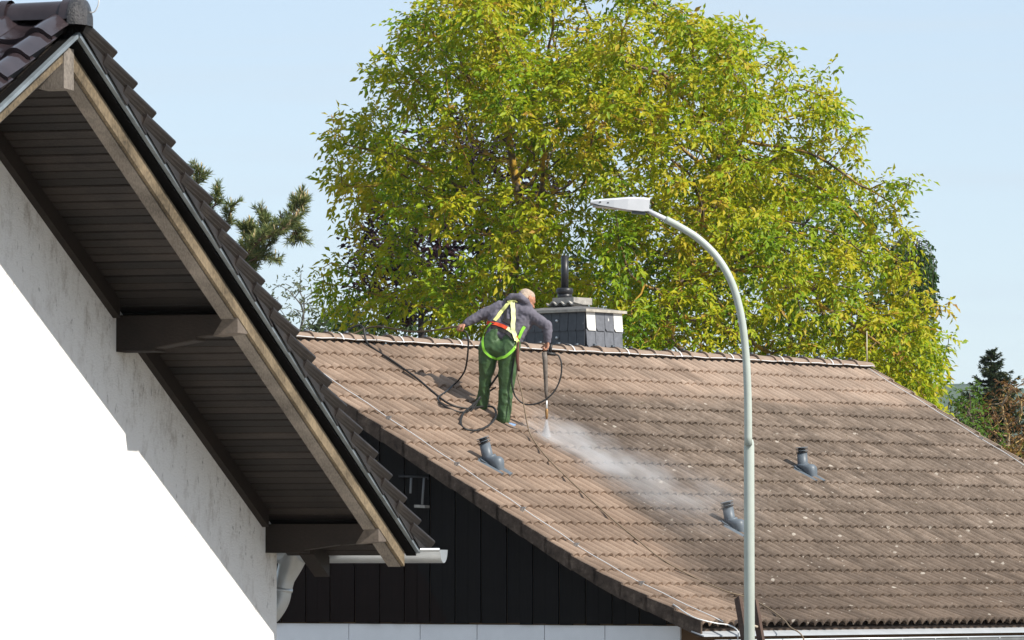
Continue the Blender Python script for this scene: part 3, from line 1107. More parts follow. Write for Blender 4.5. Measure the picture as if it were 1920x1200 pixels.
for a, r in ((0, .125), (.03, .128), (.06, .11), (.085, .05)):
    rngs.append([c0_ + NN * a + NG_ * math.cos(math.pi * i / 12) * r + Z * (math.sin(math.pi * i / 12) * r - .03 * (1 if i in (0, 12) else 0)) for i in range(13)])
vs = [p for q in rngs for p in q]
ec.add(vs, [(k * 13 + i, k * 13 + i + 1, (k + 1) * 13 + i + 1, (k + 1) * 13 + i) for k in range(3) for i in range(12)], True)
ec.add(rngs[-1], [tuple(range(13))])
ec.build('ridge_end_cap', simple('lead_grey', (0.03, 0.028, 0.029), 0.3, 0.5, 0.5, 22, bump=1.0), nro)
q = np_(.86, 0, .12)
MB().tube(curve_pts([q, q + NN * .05 + Z * .0, q + NN * .075 + Z * .05, q + NN * .06 + Z * .10], 5), .004, 5).build('wire_loop', M['wire'], nro)
# moss and grass tufts along the verge tiles
tf = MB()
for i in range(nt):
    for _ in range(3):
        p = np_(.80, 0, .15) + SLV * (.02 + (i + 1) * GA - random.uniform(.0, .06)) + NN * random.uniform(-.03, .03)
        for _ in range(3 if i < 9 else 1):
            d = V((random.uniform(-.3, .3), random.uniform(-.3, .3), 1)).normalized() * random.uniform(.005, .028)
            sdv = V((random.uniform(-1, 1), random.uniform(-1, 1), 0)).normalized() * .004
            tf.add([p - sdv, p + sdv, p + d], [(0, 1, 2)])
tag(tf.build('moss', simple('moss', (0.16, 0.13, 0.035), 0.9, 0.1), nro), kind='stuff')

# eaves gutter with outlet and swan-neck pipe
ge = np_(0, B_END, 0) + Z * (.02) + NG_ * .06
def gut_half(c, ax, L, side, r=.085):
    b = MB()
    n = 12
    arc = [side * (math.cos(math.pi + math.pi * i / n) * r) + Z * (math.sin(math.pi + math.pi * i / n) * r) for i in range(n + 1)]
    vs = [c + x for x in arc] + [c + x + ax * L for x in arc]
    b.add(vs, [(i, i + 1, i + n + 2, i + n + 1) for i in range(n)], True)
    arc2 = [x * .95 for x in arc]
    vs = [c + x for x in arc2] + [c + x + ax * L for x in arc2]
    b.add(vs, [(i + 1, i, i + n + 1, i + n + 2) for i in range(n)], True)
    b.tube([c - side * r, c - side * r + ax * L], .011, 8)
    b.prism([c + ax * L + x for x in arc], ax * .004)
    return b
gl = gut_half(ge - NN * 3.0, NN, 3.0 + .96, NG_)
gn = gl.build('gutter', M['zinc'], near)
for a in (.16, .62):
    q = ge + NN * a
    MB().tube([q + (NG_ * math.cos(math.pi + math.pi * i / 10) + Z * math.sin(math.pi + math.pi * i / 10)) * .088 for i in range(11)], .008, 6).build('gutter_bracket', M['zinc'], gn)
D_e = proj(ge)[2]
dp = [pix(x, y, D_e + .02) for x, y in ((552, 1034), (545, 1058), (536, 1082), (530, 1104), (525, 1126), (512, 1148), (494, 1166))]
MB().tube(curve_pts(dp, 5), [.098 - .036 * min(1, i / 11) for i in range(31)], 16).build('downpipe', M['zinc'], gn)
MB().tube([pix(530, 1102, D_e + .02), pix(529, 1108, D_e + .02)], .068, 16).build('pipe_collar', M['zinc'], gn)

# ================================================================== STREET LAMP
DL = 54.0
M['lamp_paint'] = simple('pale_green_grey_paint', (0.43, 0.47, 0.42), 0.4, 0.4, 0.07, 5)
M['lamp_head'] = simple('light_grey_casting', (0.52, 0.53, 0.55), 0.45, 0.4, 0.05, 6)
bl = pix(1405, 1085, DL); bl.z = 0.12
lamp = empty('street_lamp', bl, 'tall pale green street lamp with curved arm and flat grey head', 'street lamp')
zj = pix(1405, 829, DL).z
low_p = MB()
low_p.tube([bl, V((bl.x, bl.y, zj - .06)), V((bl.x, bl.y, zj)), V((bl.x, bl.y, zj + .03))], [.058, .053, .050, .040], 20)
low_p.build('lower_pole', M['lamp_paint'], lamp)
arm_px = [(1403, 835), (1402, 740), (1398, 660), (1389, 590), (1372, 530), (1345, 483), (1310, 448), (1276, 426), (1248, 411)]
pts = curve_pts([pix(x, y, DL) for x, y in arm_px], 6)
MB().tube(pts, [.040 - .0045 * i / (len(pts) - 1) for i in range(len(pts))], 18).build('curved_arm', M['lamp_paint'], lamp)
MB().tube([pix(1251, 412.5, DL), pix(1212, 394, DL)], [.026, .024], 14).build('spigot', M['lamp_head'], lamp)
# head: flat tapering casting
hd = MB()
axx = (pix(1106, 379, DL) - pix(1216, 389, DL)); Lh = axx.length; axx.normalize()
side = V((0, 1, 0)); side = (side - axx * side.dot(axx)).normalized()
upv = side.cross(axx); upv = upv if upv.z > 0 else -upv
o = pix(1217, 390, DL)
secs = [(0.0, .085, -.035, .095), (.06, .10, -.045, .098), (.22, .135, -.045, .085), (.36, .145, -.035, .06), (.52, .14, -.022, .035), (Lh, .125, -.008, .018)]
vs = []
for l, wd, zb, zt in secs:
    c = o + axx * l
    zt2 = zt
    vs += [c - side * wd + upv * zb, c + side * wd + upv * zb, c + side * wd + upv * (zt2 - .02), c + side * wd * .82 + upv * zt2, c - side * wd * .82 + upv * zt2, c - side * wd + upv * (zt2 - .02)]
n = 6
fs = [(k * n + i, k * n + (i + 1) % n, (k + 1) * n + (i + 1) % n, (k + 1) * n + i) for k in range(len(secs) - 1) for i in range(n)]
fs += [tuple(range(n))[::-1], tuple((len(secs) - 1) * n + i for i in range(n))]
hd.add(vs, fs)
ho = hd.build('lamp_head', M['lamp_head'], lamp)
bmm = bmesh.new(); bmm.from_mesh(ho.data); bmesh.ops.recalc_face_normals(bmm, faces=bmm.faces); bmm.to_mesh(ho.data); bmm.free()
gl = MB().cbox(o + axx * .42 - upv * .034, axx * .30, side * .22, upv * .012); gl.build('lens', simple('lamp_lens', (0.30, 0.31, 0.32), 0.2, 0.5), ho)
MB().cbox(o + axx * .10 - upv * .058, axx * .14, side * .08, upv * .03).build('bracket', M['vent'], ho)
for l in (.42, .50):
    MB().cbox(o + axx * l - side * .142 + upv * .006, axx * .015, side * .01, upv * .012).build('screw', M['vent_dark'], ho)

# ================================================================== LADDER
eL = roofpt(sh(on_roof(1400, 1172))[0], ROW_END, 0)
M['ladder'] = wood('brown_ladder_wood', (0.075, 0.045, 0.032), 0.4, (8, 8, 1), 0.7)
lt = pix(1383, 1121, proj(eL)[2] - .45); lt2 = pix(1414, 1128, proj(eL)[2] - .28)
ldir = (pix(1396, 1200, proj(eL)[2] - .80) - lt); ldir.normalize()
kz = (lt.z - 0.02) / -ldir.z
bl_ = lt + ldir * kz
lad = empty('ladder', V((bl_.x, bl_.y, 0.0)), 'dark brown wooden ladder leaning on the gutter behind the street lamp', 'ladder')
off = (lt2 - lt)
ld2 = ldir
side_n = off.normalized()
thk = ldir.cross(side_n).normalized()
for a in (lt, lt2):
    MB().box(a - thk * .035 - side_n * .018, side_n * .042, thk * .075, ldir * ((a.z - .01) / -ldir.z)).build('rail', M['ladder'], lad)
k = 0.32
while k < kz - .1:
    MB().tube([lt + ldir * k, lt2 + ldir * (k + .02)], .016, 8).build('rung', simple('rung_wood', (0.42, 0.36, 0.28), 0.8, 0.2) if 'rung_wood' not in bpy.data.materials else bpy.data.materials['rung_wood'], lad)
    k += .28

# ================================================================== TREES
def grow(att, trunks, step, infl, kill, iters=140):
    """space colonisation; trunks = list of polylines of start nodes"""
    nodes, par = [], []
    for tr in trunks:
        prev = -1
        for p in tr:
            nodes.append(np.array(p, float)); par.append(prev); prev = len(nodes) - 1
    att = np.array(att, float)
    best = np.full(len(att), 1e9); bi = np.zeros(len(att), int)
    def upd(start):
        nonlocal best, bi
        for i in range(start, len(nodes)):
            d = np.linalg.norm(att - nodes[i], axis=1)
            mk = d < best
            best[mk] = d[mk]; bi[mk] = i
    upd(0)
    seen = {}
    for it in range(iters):
        if len(att) == 0: break
        mk = best < infl
        if not mk.any(): break
        acc = {}
        dirs = att[mk] - np.array([nodes[i] for i in bi[mk]])
        dirs /= np.linalg.norm(dirs, axis=1)[:, None] + 1e-9
        for i, d in zip(bi[mk], dirs):
            acc[i] = acc.get(i, 0) + d
        st = len(nodes)
        for i, d in acc.items():
            d = d + rng.normal(0, .25, 3) + np.array([0, 0, .06])
            L = np.linalg.norm(d)
            if L < 1e-6: continue
            p = nodes[i] + d / L * step
            c = seen.get(i, 0)
            if c > 3: continue
            seen[i] = c + 1
            nodes.append(p); par.append(i)
        if len(nodes) == st: break
        upd(st)
        keep = best > kill
        att, best, bi = att[keep], best[keep], bi[keep]
    return np.array(nodes), np.array(par)

def branch_mesh(nodes, par, tip=.006, power=2.35, rmax=None):
    n = len(nodes)
    kids = [[] for _ in range(n)]
    for i, p in enumerate(par):
        if p >= 0: kids[p].append(i)
    rad = np.zeros(n)
    for i in range(n - 1, -1, -1):
        if not kids[i]: rad[i] = tip
        else: rad[i] = sum(rad[k] ** power for k in kids[i]) ** (1 / power)
    if rmax is not None: rad *= 1.0; rad = np.minimum(rad, rmax)
    b = MB()
    stack = [i for i in range(n) if par[i] < 0]
    while stack:
        i = stack.pop()
        st = [par[i]] if par[i] >= 0 else []
        ch = [i]
        while kids[ch[-1]]:
            ks = sorted(kids[ch[-1]], key=lambda k: -rad[k])
            stack += ks[1:]
            ch.append(ks[0])
        idx = st + ch
        if len(idx) < 2: continue
        rr = [rad[j] for j in idx]
        if st: rr[0] = min(rad[idx[0]], rr[1] * 1.25)
        b.tube([nodes[j] for j in idx], rr, 3 if max(rr) < .012 else (5 if max(rr) < .04 else 8), caps=False)
    return b, rad, kids

def leaf_mesh(name, cen, dirv, nrm, length, width, rnd, mat, fold=0.25):
    """numpy arrays -> two-triangle folded leaflets"""
    n = len(cen)
    side = np.cross(dirv, nrm); side /= np.linalg.norm(side, axis=1)[:, None] + 1e-9
    nn = np.cross(side, dirv)
    L = length[:, None]; W = width[:, None]
    base = cen
    tip = cen + dirv * L - nn * L * .12
    mid = cen + dirv * L * .45
    l = mid + side * W * .5 + nn * W * fold
    r = mid - side * W * .5 + nn * W * fold
    v = np.stack([base, l, tip, r], 1).reshape(-1, 3)
    me = bpy.data.meshes.new(name)
    me.vertices.add(4 * n)
    me.vertices.foreach_set('co', v.astype(np.float32).ravel())
    i0 = np.arange(n) * 4
    tri = np.stack([np.stack([i0, i0 + 2, i0 + 1], 1), np.stack([i0, i0 + 3, i0 + 2], 1)], 1).reshape(-1)
    me.loops.add(6 * n)
    me.loops.foreach_set('vertex_index', tri.astype(np.int32))
    me.polygons.add(2 * n)
    me.polygons.foreach_set('loop_start', (np.arange(2 * n) * 3).astype(np.int32))
    me.polygons.foreach_set('loop_total', np.full(2 * n, 3, np.int32))
    me.update(calc_edges=True)
    at = me.attributes.new('rnd', 'FLOAT', 'FACE')
    at.data.foreach_set('value', np.repeat(rnd, 2).astype(np.float32))
    me.materials.append(mat)
    return me

def leaf_mat(name, stops, trans=0.35, rough=0.45):
    m = Mat(name, rough, 0.18)
    at = m.node('ShaderNodeAttribute', attribute_name='rnd')
    c = m.ramp(at.outputs['Fac'], stops)
    m.base(c)
    tr = m.node('ShaderNodeBsdfTranslucent')
    m.l.new(m.mix(1.0, c, (1.15, 1.1, 0.6), 'MULTIPLY'), tr.inputs['Color'])
    ms = m.node('ShaderNodeMixShader'); ms.inputs['Fac'].default_value = trans
    m.l.new(m.b.outputs[0], ms.inputs[1]); m.l.new(tr.outputs[0], ms.inputs[2])
    m.l.new(ms.outputs[0], m.out.inputs['Surface'])
    return m.m

def bark_mat(name, c, lichen=0.0):
    m = Mat(name, 0.9, 0.15)
    col = m.ramp(m.noise(12, 5, 0.6), [(0.3, tuple(x * .6 for x in c)), (0.7, tuple(x * 1.3 for x in c))])
    if lichen:
        col = m.mix(m.math('MULTIPLY', m.smooth(m.noise(4.5, 5, 0.7), 0.44, 0.60), lichen), col, (0.50, 0.30, 0.035))
    m.base(col); m.bump(m.noise(25, 5, 0.6), 0.5, 0.02); return m.m

def unit(v): return v / (np.linalg.norm(v, axis=1)[:, None] + 1e-9)

def compound_leaves(tips, tdir, per, leaflets, size, droop=.45, spread=.9, clump=None):
    """compound leaves (walnut): rachis from the twig with paired leaflets"""
    C, D, N, Ls, Rn = [], [], [], [], []
    n = len(tips)
    for _ in range(per):
        rd = unit(unit(tdir) * .55 + rng.normal(0, spread, (n, 3)) * .6 + np.array([0, -.12, -droop * .55]))
        rl = rng.uniform(.6, 1.15, n) * size * 2.3
        rnd = np.clip(rng.normal(.5, .2, n) if clump is None else clump + rng.normal(0, .14, n), 0, 1)
        p0 = tips + rng.normal(0, .05, (n, 3))
        sd = unit(np.cross(rd, np.tile([0, 0, 1.0], (n, 1)) + rng.normal(0, .3, (n, 3))))
        for k in range(leaflets):
            f = .35 + .65 * (k // 2 + (1 if k == leaflets - 1 else 0)) / max(1, (leaflets // 2))
            f = min(f, 1.0)
            sg = 0 if k == leaflets - 1 else (1 if k % 2 else -1)
            pos = p0 + rd * (rl * f)[:, None] + np.array([0, 0, -1]) * (rl * f * f * droop * .4)[:, None]
            dd = unit(rd * (1.0 if sg == 0 else .55) + sd * sg * .8 + np.array([0, 0, -droop * .7]) + rng.normal(0, .22, (n, 3)))
            nn = unit(np.array([0.42, -.42, .75]) + rng.normal(0, .40, (n, 3)))
            C.append(pos); D.append(dd); N.append(nn)
            Ls.append(rng.uniform(.55, 1.35, n) * size * (1.15 if sg == 0 else 1)); Rn.append(np.clip(rnd + rng.normal(0, .06, n), 0, 1))
    return np.concatenate(C), np.concatenate(D), np.concatenate(N), np.concatenate(Ls), np.concatenate(Rn)

def outline_points(n, ys, xl, xr, depth, dr, shell=.55, gapf=None):
    """attraction points in a crown whose outline follows the photo's at that depth"""
    out = []
    ys = np.array(ys, float)
    while len(out) < n:
        y = rng.uniform(ys[0], ys[-1])
        a, b = np.interp(y, ys, xl), np.interp(y, ys, xr)
        a -= 45 * mnoise.noise(V((y / 42, 3.3, 0))); b += 45 * mnoise.noise(V((y / 42, 7.7, 0)))
        cx, hw = (a + b) / 2, (b - a) / 2
        ang = rng.uniform(0, 2 * math.pi)
        r = rng.uniform(0, 1) ** shell
        u, w = r * math.cos(ang), r * math.sin(ang)
        # lobes: skip gaps
        p = V((cx + u * hw, y, w * dr))
        q = pix(p.x, p.y, depth + p.z)
        if mnoise.noise(q * .75) < -.06: continue
        if gapf is not None and gapf(p.x, p.y) > rng.uniform(): continue
        if mnoise.noise(q * 1.6 + V((9, 3, 1))) < -.04: continue
        out.append(q)
    return np.array([tuple(q) for q in out])

def make_tree(name, label, cat, base, trunks, att, step, infl, kill, bark, lmat, per, leaflets, lsize, lw_ratio, tip=.006, rthr=.013, rmax=.22, group=None, droop=.45, maxleaf=None, power=2.35):
    root = empty(name, base, label, cat, group)
    nodes, par = grow(att, trunks, step, infl, kill)
    b, rad, kids = branch_mesh(nodes, par, tip, rmax=rmax, power=power)
    b.build('trunk', bark, root)
    idx = np.array([i for i in range(len(nodes)) if par[i] >= 0 and rad[i] < rthr])
    tips = nodes[idx]; td = tips - nodes[par[idx]]
    clump = np.array([0.43 + 0.40 * mnoise.noise(V(t) * .9) + .25 * mnoise.noise(V(t) * 3.1) for t in tips])
    C, D, N, Ls, Rn = compound_leaves(tips, td, per, leaflets, lsize, droop, clump=clump)
    me = leaf_mesh('crown', C, D, N, Ls, Ls * lw_ratio, Rn, lmat)
    link('crown', me, root)
    print(name, 'nodes', len(nodes), 'leaflets', len(C))
    return root

# --- walnut
DW = 84.0
W_BARK = bark_mat('walnut_bark', (0.12, 0.095, 0.075), 0.85)
W_LEAF = leaf_mat('walnut_leaf', [(0.0, (0.085, 0.18, 0.010)), (0.30, (0.24, 0.34, 0.012)), (0.58, (0.42, 0.41, 0.018)), (0.82, (0.50, 0.40, 0.03)), (1.0, (0.36, 0.20, 0.045))], .36)
ys = [-60, 0, 60, 110, 160, 240, 310, 380, 450, 520, 600, 680, 760, 860]
xl = [900, 770, 720, 660, 690, 605, 610, 590, 620, 600, 620, 640, 700, 800]
xr = [1180, 1230, 1430, 1560, 1540, 1610, 1680, 1710, 1735, 1740, 1790, 1785, 1790, 1750]
att = outline_points(6500, ys, xl, xr, DW, 4.0, .45, lambda x, y: .85 * math.exp(-((x - 735) / 125) ** 2 - ((y - 490) / 95) ** 2))
att = np.concatenate([att, np.array([tuple(pix(1680 + 90 * a, 685 + 110 * b, DW + 2.0 * c)) for a, b, c in rng.uniform(-1, 1, (600, 3)) if a * a + b * b < 1])])
gx = lambda px, d: (pix(px, 1085, d).x, d)
tb = pix(1010, 1085, DW); tb.z = 0
t1 = [(tb.x, tb.y, 0), (tb.x - .05, tb.y, 2), tuple(pix(985, 800, DW)), tuple(pix(972, 680, DW)), tuple(pix(963, 560, DW)), tuple(pix(962, 470, DW - .3)), tuple(pix(978, 390, DW))]
t1b = [tuple(pix(985, 800, DW)), tuple(pix(1120, 700, DW - .5)), tuple(pix(1250, 630, DW - .8)), tuple(pix(1262, 560, DW - .8)), tuple(pix(1330, 350, DW)), tuple(pix(1390, 260, DW))]
def dens(pl, st=.22):
    out = []
    for a, b in zip(pl[:-1], pl[1:]):
        a, b = V(a), V(b); n = max(1, int((b - a).length / st))
        out += [tuple(a.lerp(b, k / n)) for k in range(n)]
    return out + [tuple(pl[-1])]
make_tree('walnut_tree', 'large yellow-green walnut tree with lichen-covered branches behind the tiled roof', 'tree', tb,
          [dens(t1), dens(t1b)], att, .16, 2.2, .20, W_BARK, W_LEAF, 4, 5, .110, .44, tip=.0068, rthr=.0165, rmax=.19)

def blob_points(n, px, py, d, rx, ry, rz, gap=-.2):
    out = []
    while len(out) < n:
        v = rng.normal(0, 1, 3); v /= np.linalg.norm(v); v *= rng.uniform(0, 1) ** .4
        q = pix(px + v[0] * rx, py + v[1] * ry, d + v[2] * rz)
        if mnoise.noise(q * .8) < gap: continue
        out.append(q)
    return np.array([tuple(q) for q in out])
def trunk_to(px, d, pytop, st=.35, lean=0):
    b = pix(px, 1085, d); b.z = 0
    return b, [dens([tuple(b), tuple(pix(px + lean, pytop, d))], st)]
# --- copper beech behind on the left
CB_LEAF = leaf_mat('copper_leaf', [(0, (0.012, 0.006, 0.010)), (.6, (0.030, 0.012, 0.018)), (1, (0.06, 0.026, 0.024))], .2)
D_ = 93
b, tr = trunk_to(790, D_, 560)
make_tree('copper_beech', 'dark purple copper beech showing through the left side of the walnut', 'tree', b, tr,
          np.concatenate([blob_points(620, 795, 475, D_, 150, 140, 2.2, -.4), blob_points(260, 900, 330, D_, 170, 130, 2.0, -.3)]), .3, 3.2, .34, bark_mat('dark_bark', (0.05, 0.042, 0.04)), CB_LEAF, 4, 5, .13, .55, tip=.008, rthr=.02, droop=.2)
# --- green trees behind on the right
GR_LEAF = leaf_mat('mid_green_leaf', [(0, (0.030, 0.062, 0.010)), (.5, (0.065, 0.115, 0.016)), (1, (0.12, 0.165, 0.025))], .35)
D_ = 96
b, tr = trunk_to(1480, D_, 620)
make_tree('green_tree', 'mid green tree filling the gaps behind the right half of the walnut', 'tree', b, tr,
          np.concatenate([blob_points(620, 1480, 480, D_, 230, 210, 2.4, -.35), blob_points(200, 1640, 600, D_, 120, 120, 1.8, -.3)]), .32, 3.4, .36, bark_mat('brown_bark', (0.07, 0.055, 0.045)), GR_LEAF, 4, 5, .125, .5, tip=.008, rthr=.02, droop=.3)
b, tr = trunk_to(1130, 98, 640)
make_tree('dark_green_tree', 'dark green tree in the deep shade behind the chimney', 'tree', b, tr,
          np.concatenate([blob_points(500, 1130, 560, 98, 260, 120, 2.4, -.4), blob_points(160, 760, 610, 98, 150, 70, 2.0, -.4)]), .34, 3.4, .38, bark_mat('brown_bark2', (0.06, 0.05, 0.045)), leaf_mat('dark_green_leaf', [(0, (0.014, 0.030, 0.008)), (.6, (0.03, 0.060, 0.012)), (1, (0.06, 0.10, 0.02))], .3), 4, 5, .125, .5, tip=.008, rthr=.02, droop=.3)

# --- weeping birch on the right: hanging curtains of small leaves
BI_LEAF = leaf_mat('birch_leaf', [(0, (0.020, 0.060, 0.016)), (.6, (0.045, 0.100, 0.025)), (1, (0.09, 0.15, 0.035))], .35)
D_ = 92
bb_ = pix(1700, 1085, D_); bb_.z = 0
bir = empty('weeping_birch', bb_, 'weeping birch with hanging curtains of small dark leaves beyond the walnut', 'tree')
tk = MB(); tk.tube([bb_, pix(1700, 800, D_), pix(1698, 600, D_), pix(1702, 470, D_)], [.10, .06, .04, .02], 8)
C, D, N, Ls, Rn = [], [], [], [], []
for k in range(64):
    px = rng.uniform(1655, 1758); py = rng.uniform(445, 500) + max(0, px - 1735) * .8
    dz = D_ + rng.uniform(-.9, .9)
    top = pix(px, py, dz)
    tk.tube([pix(1702, 480 + rng.uniform(0, 60), D_), pix((px + 1702) / 2, py - 8, (dz + D_) / 2), top], [.02, .012, .006], 4, caps=False)
    L = rng.uniform(.6, 1.75) * (1 if px > 1690 else .8)
    pts = [top + V((math.sin(q * 3 + k) * .03, 0, -L * q)) for q in np.linspace(0, 1, 7)]
    tk.tube(pts, .004, 3, caps=False)
    nL = int(L * 46)
    f = rng.uniform(0, 1, nL)
    P_ = np.array([tuple(top)] * nL); P_[:, 2] -= f * L; P_ += rng.normal(0, .035, (nL, 3))
    C.append(P_); D.append(unit(np.array([0, 0, -1.0]) + rng.normal(0, .5, (nL, 3)))); N.append(unit(rng.normal(0, 1, (nL, 3)))); Ls.append(rng.uniform(.05, .085, nL)); Rn.append(rng.uniform(0, 1, nL))
tk.build('trunk', bark_mat('birch_bark', (0.12, 0.10, 0.085)), bir)
Ls = np.concatenate(Ls)
link('crown', leaf_mesh('crown', np.concatenate(C), np.concatenate(D), np.concatenate(N), Ls, Ls * .75, np.concatenate(Rn), BI_LEAF), bir)

# --- conifers: pine on the left, spruce on the right
def needles(points, axes, count, length, spread, w):
    n = len(points)
    C = np.repeat(points, count, 0); A = np.repeat(axes, count, 0)
    f = rng.uniform(-1, .25, n * count)[:, None] * .10
    D = unit(A * .75 + rng.normal(0, spread, (n * count, 3)))
    L = rng.uniform(.7, 1.15, n * count) * length
    return C + A * f, D, unit(rng.normal(0, 1, (n * count, 3))), L, np.full(n * count, w)
P_LEAF = leaf_mat('pine_needle', [(0, (0.09, 0.135, 0.05)), (.6, (0.17, 0.21, 0.075)), (1, (0.28, 0.27, 0.10))], .15)
D_ = 72
pb = pix(330, 1085, D_); pb.z = 0
pine = empty('pine_tree', pb, 'pine with long needle tufts and pale candles rising behind the white house roof', 'tree')
tk = MB()
tk.tube([pb, pix(330, 700, D_), pix(330, 440, D_), pix(325, 370, D_)], [.2, .16, .09, .03], 8)
tuft_p, tuft_a, candles = [], [], []
def pbranch(ctrl, side_n, r0=.035):
    pts = curve_pts([pix(x, y, D_ + dz) for x, y, dz in ctrl], 6)
    tk.tube(pts, [r0 * (1 - .75 * i / len(pts)) for i in range(len(pts))], 6, caps=False)
    m_ = len(pts)
    for i in range(m_ // 4, m_):
        for _ in range(side_n):
            d = V(rng.normal(0, 1, 3)); d.z = abs(d.z) * .5; d.normalize()
            ax = ((pts[min(i + 1, m_ - 1)] - pts[i - 1]).normalized() * .8 + d).normalized()
            e = pts[i] + ax * rng.uniform(.05, .17)
            tk.tube([pts[i], e], [.010, .006], 4, caps=False)
            tuft_p.append(tuple(e)); tuft_a.append(tuple(ax))
            if rng.uniform() < .35: candles.append(e)
    tuft_p.append(tuple(pts[-1])); tuft_a.append(tuple((pts[-1] - pts[-2]).normalized())); candles.append(pts[-1])
pbranch([(335, 560, 0), (420, 520, 0), (480, 455, -.3), (530, 430, -.2), (560, 395, 0), (567, 378, .1)], 3, .05)
pbranch([(480, 455, -.3), (510, 440, 0), (545, 425, .2), (562, 448, .3)], 2)
pbranch([(430, 515, 0), (478, 470, .3), (500, 428, .4), (492, 405, .5)], 2)
pbranch([(450, 500, 0), (490, 480, .2), (515, 487, .2)], 1, .015)
pbranch([(440, 510, 0), (470, 500, .3), (512, 448, .3)], 2)
pbranch([(330, 520, 0), (395, 450, .4), (425, 415, .3), (434, 388, .2)], 1, .02)
pbranch([(330, 470, 0), (375, 410, .4), (402, 385, .3), (408, 362, .2)], 1, .02)
pbranch([(330, 440, 0), (350, 380, .4), (370, 345, .3), (376, 322, .2)], 1, .02)
pbranch([(420, 520, 0), (460, 500, .2), (470, 450, .2), (465, 432, .2)], 3)
tk.build('trunk', bark_mat('pine_bark', (0.13, 0.08, 0.055)), pine)
C, D, N, L, W_ = needles(np.array(tuft_p), np.array(tuft_a), 42, .115, .42, .008)
link('crown', leaf_mesh('crown', C, D, N, L, np.full(len(L), .011), rng.uniform(0, 1, len(L)), P_LEAF, 0.0), pine)
cd = MB()
for c in candles:
    cd.tube([c, c + V((rng.normal(0, .012), 0, rng.uniform(.08, .15)))], [.012, .006], 5)
tag(cd.build('candles', simple('pine_candle', (0.42, 0.33, 0.17), 0.8, 0.2), pine), kind='stuff')

# faint grey-green tree at the left, farther away
D_ = 150
b, tr = trunk_to(560, D_, 640)
make_tree('hazy_tree', 'thin grey-green tree beyond the ridge beside the pine', 'tree', b, tr,
          np.concatenate([blob_points(170, 552, 560, D_, 55, 65, 1.4, -.15), blob_points(90, 590, 590, D_, 50, 40, 1.2, -.2)]), .3, 4.2, .42, bark_mat('grey_bark', (0.16, 0.15, 0.14)), leaf_mat('grey_green_leaf', [(0, (0.07, 0.09, 0.055)), (1, (0.14, 0.16, 0.09))], .3), 2, 5, .12, .5, tip=.012, rthr=.026, droop=.2)
D_ = 140
b, tr = trunk_to(640, D_, 720)
make_tree('round_bush_tree', 'dense dull green round tree low behind the left end of the ridge', 'tree', b, tr,
          blob_points(420, 640, 640, D_, 62, 70, 1.4, -.5), .3, 4.2, .3, bark_mat('grey_bark2', (0.1, 0.09, 0.08)), leaf_mat('dull_green_leaf', [(0, (0.035, 0.055, 0.022)), (1, (0.075, 0.10, 0.035))], .3), 4, 5, .14, .5, tip=.012, rthr=.03, droop=.2)

# spruce
D_ = 128
sb = pix(1860, 1085, D_); sb.z = 0
spr = empty('spruce_tree', sb, 'dark conical spruce standing alone beyond the right roof edge', 'tree')
tk = MB(); ztop_ = pix(1862, 655, D_).z
tk.tube([sb, V((sb.x, sb.y, ztop_))], [.2, .012], 8)
C, D, N, L = [], [], [], []
zz_ = ztop_ - .05
while zz_ > ztop_ - 4.4:
    f = (ztop_ - zz_)
    R_ = .07 + .60 * f ** .85
    for k in range(9):
        an = rng.uniform(0, 2 * math.pi); rr = R_ * rng.uniform(.6, 1.12)
        o_ = V((sb.x, sb.y, zz_ + rng.uniform(-.06, .06)))
        pts = [o_ + V((math.cos(an), math.sin(an), 0)) * rr * q + Z * (-.18 * rr * math.sin(q * 2.4) + .30 * rr * q * q) for q in np.linspace(0, 1, 6)]
        tk.tube(pts, [.014 * (1 - .8 * q / 5) for q in range(6)], 3, caps=False)
        for q in range(1, 6):
            n_ = int(10 + 26 * rr)
            dv = np.array(tuple((pts[q] - pts[q - 1]).normalized()))
            ff = rng.uniform(0, 1, n_)[:, None]
            base_ = np.array(tuple(pts[q - 1])) * (1 - ff) + np.array(tuple(pts[q])) * ff
            sdv = np.cross(dv, [0, 0, 1.0])
            dd = unit(dv * .7 + sdv * rng.choice([-1, 1], n_)[:, None] * .9 + rng.normal(0, .3, (n_, 3)) + np.array([0, 0, -.25]))
            C.append(base_); D.append(dd); N.append(unit(np.array([0, 0, 1.0]) + rng.normal(0, .5, (n_, 3)))); L.append(rng.uniform(.08, .20, n_) * (.5 + .5 * min(1, rr)))
    zz_ -= .13
tk.build('trunk', bark_mat('spruce_bark', (0.10, 0.07, 0.05)), spr)
L = np.concatenate(L)
link('crown', leaf_mesh('crown', np.concatenate(C), np.concatenate(D), np.concatenate(N), L, L * .28, rng.uniform(0, 1, len(L)), leaf_mat('spruce_needle', [(0, (0.022, 0.042, 0.022)), (.7, (0.050, 0.075, 0.034)), (1, (0.12, 0.125, 0.05))], .15)), spr)

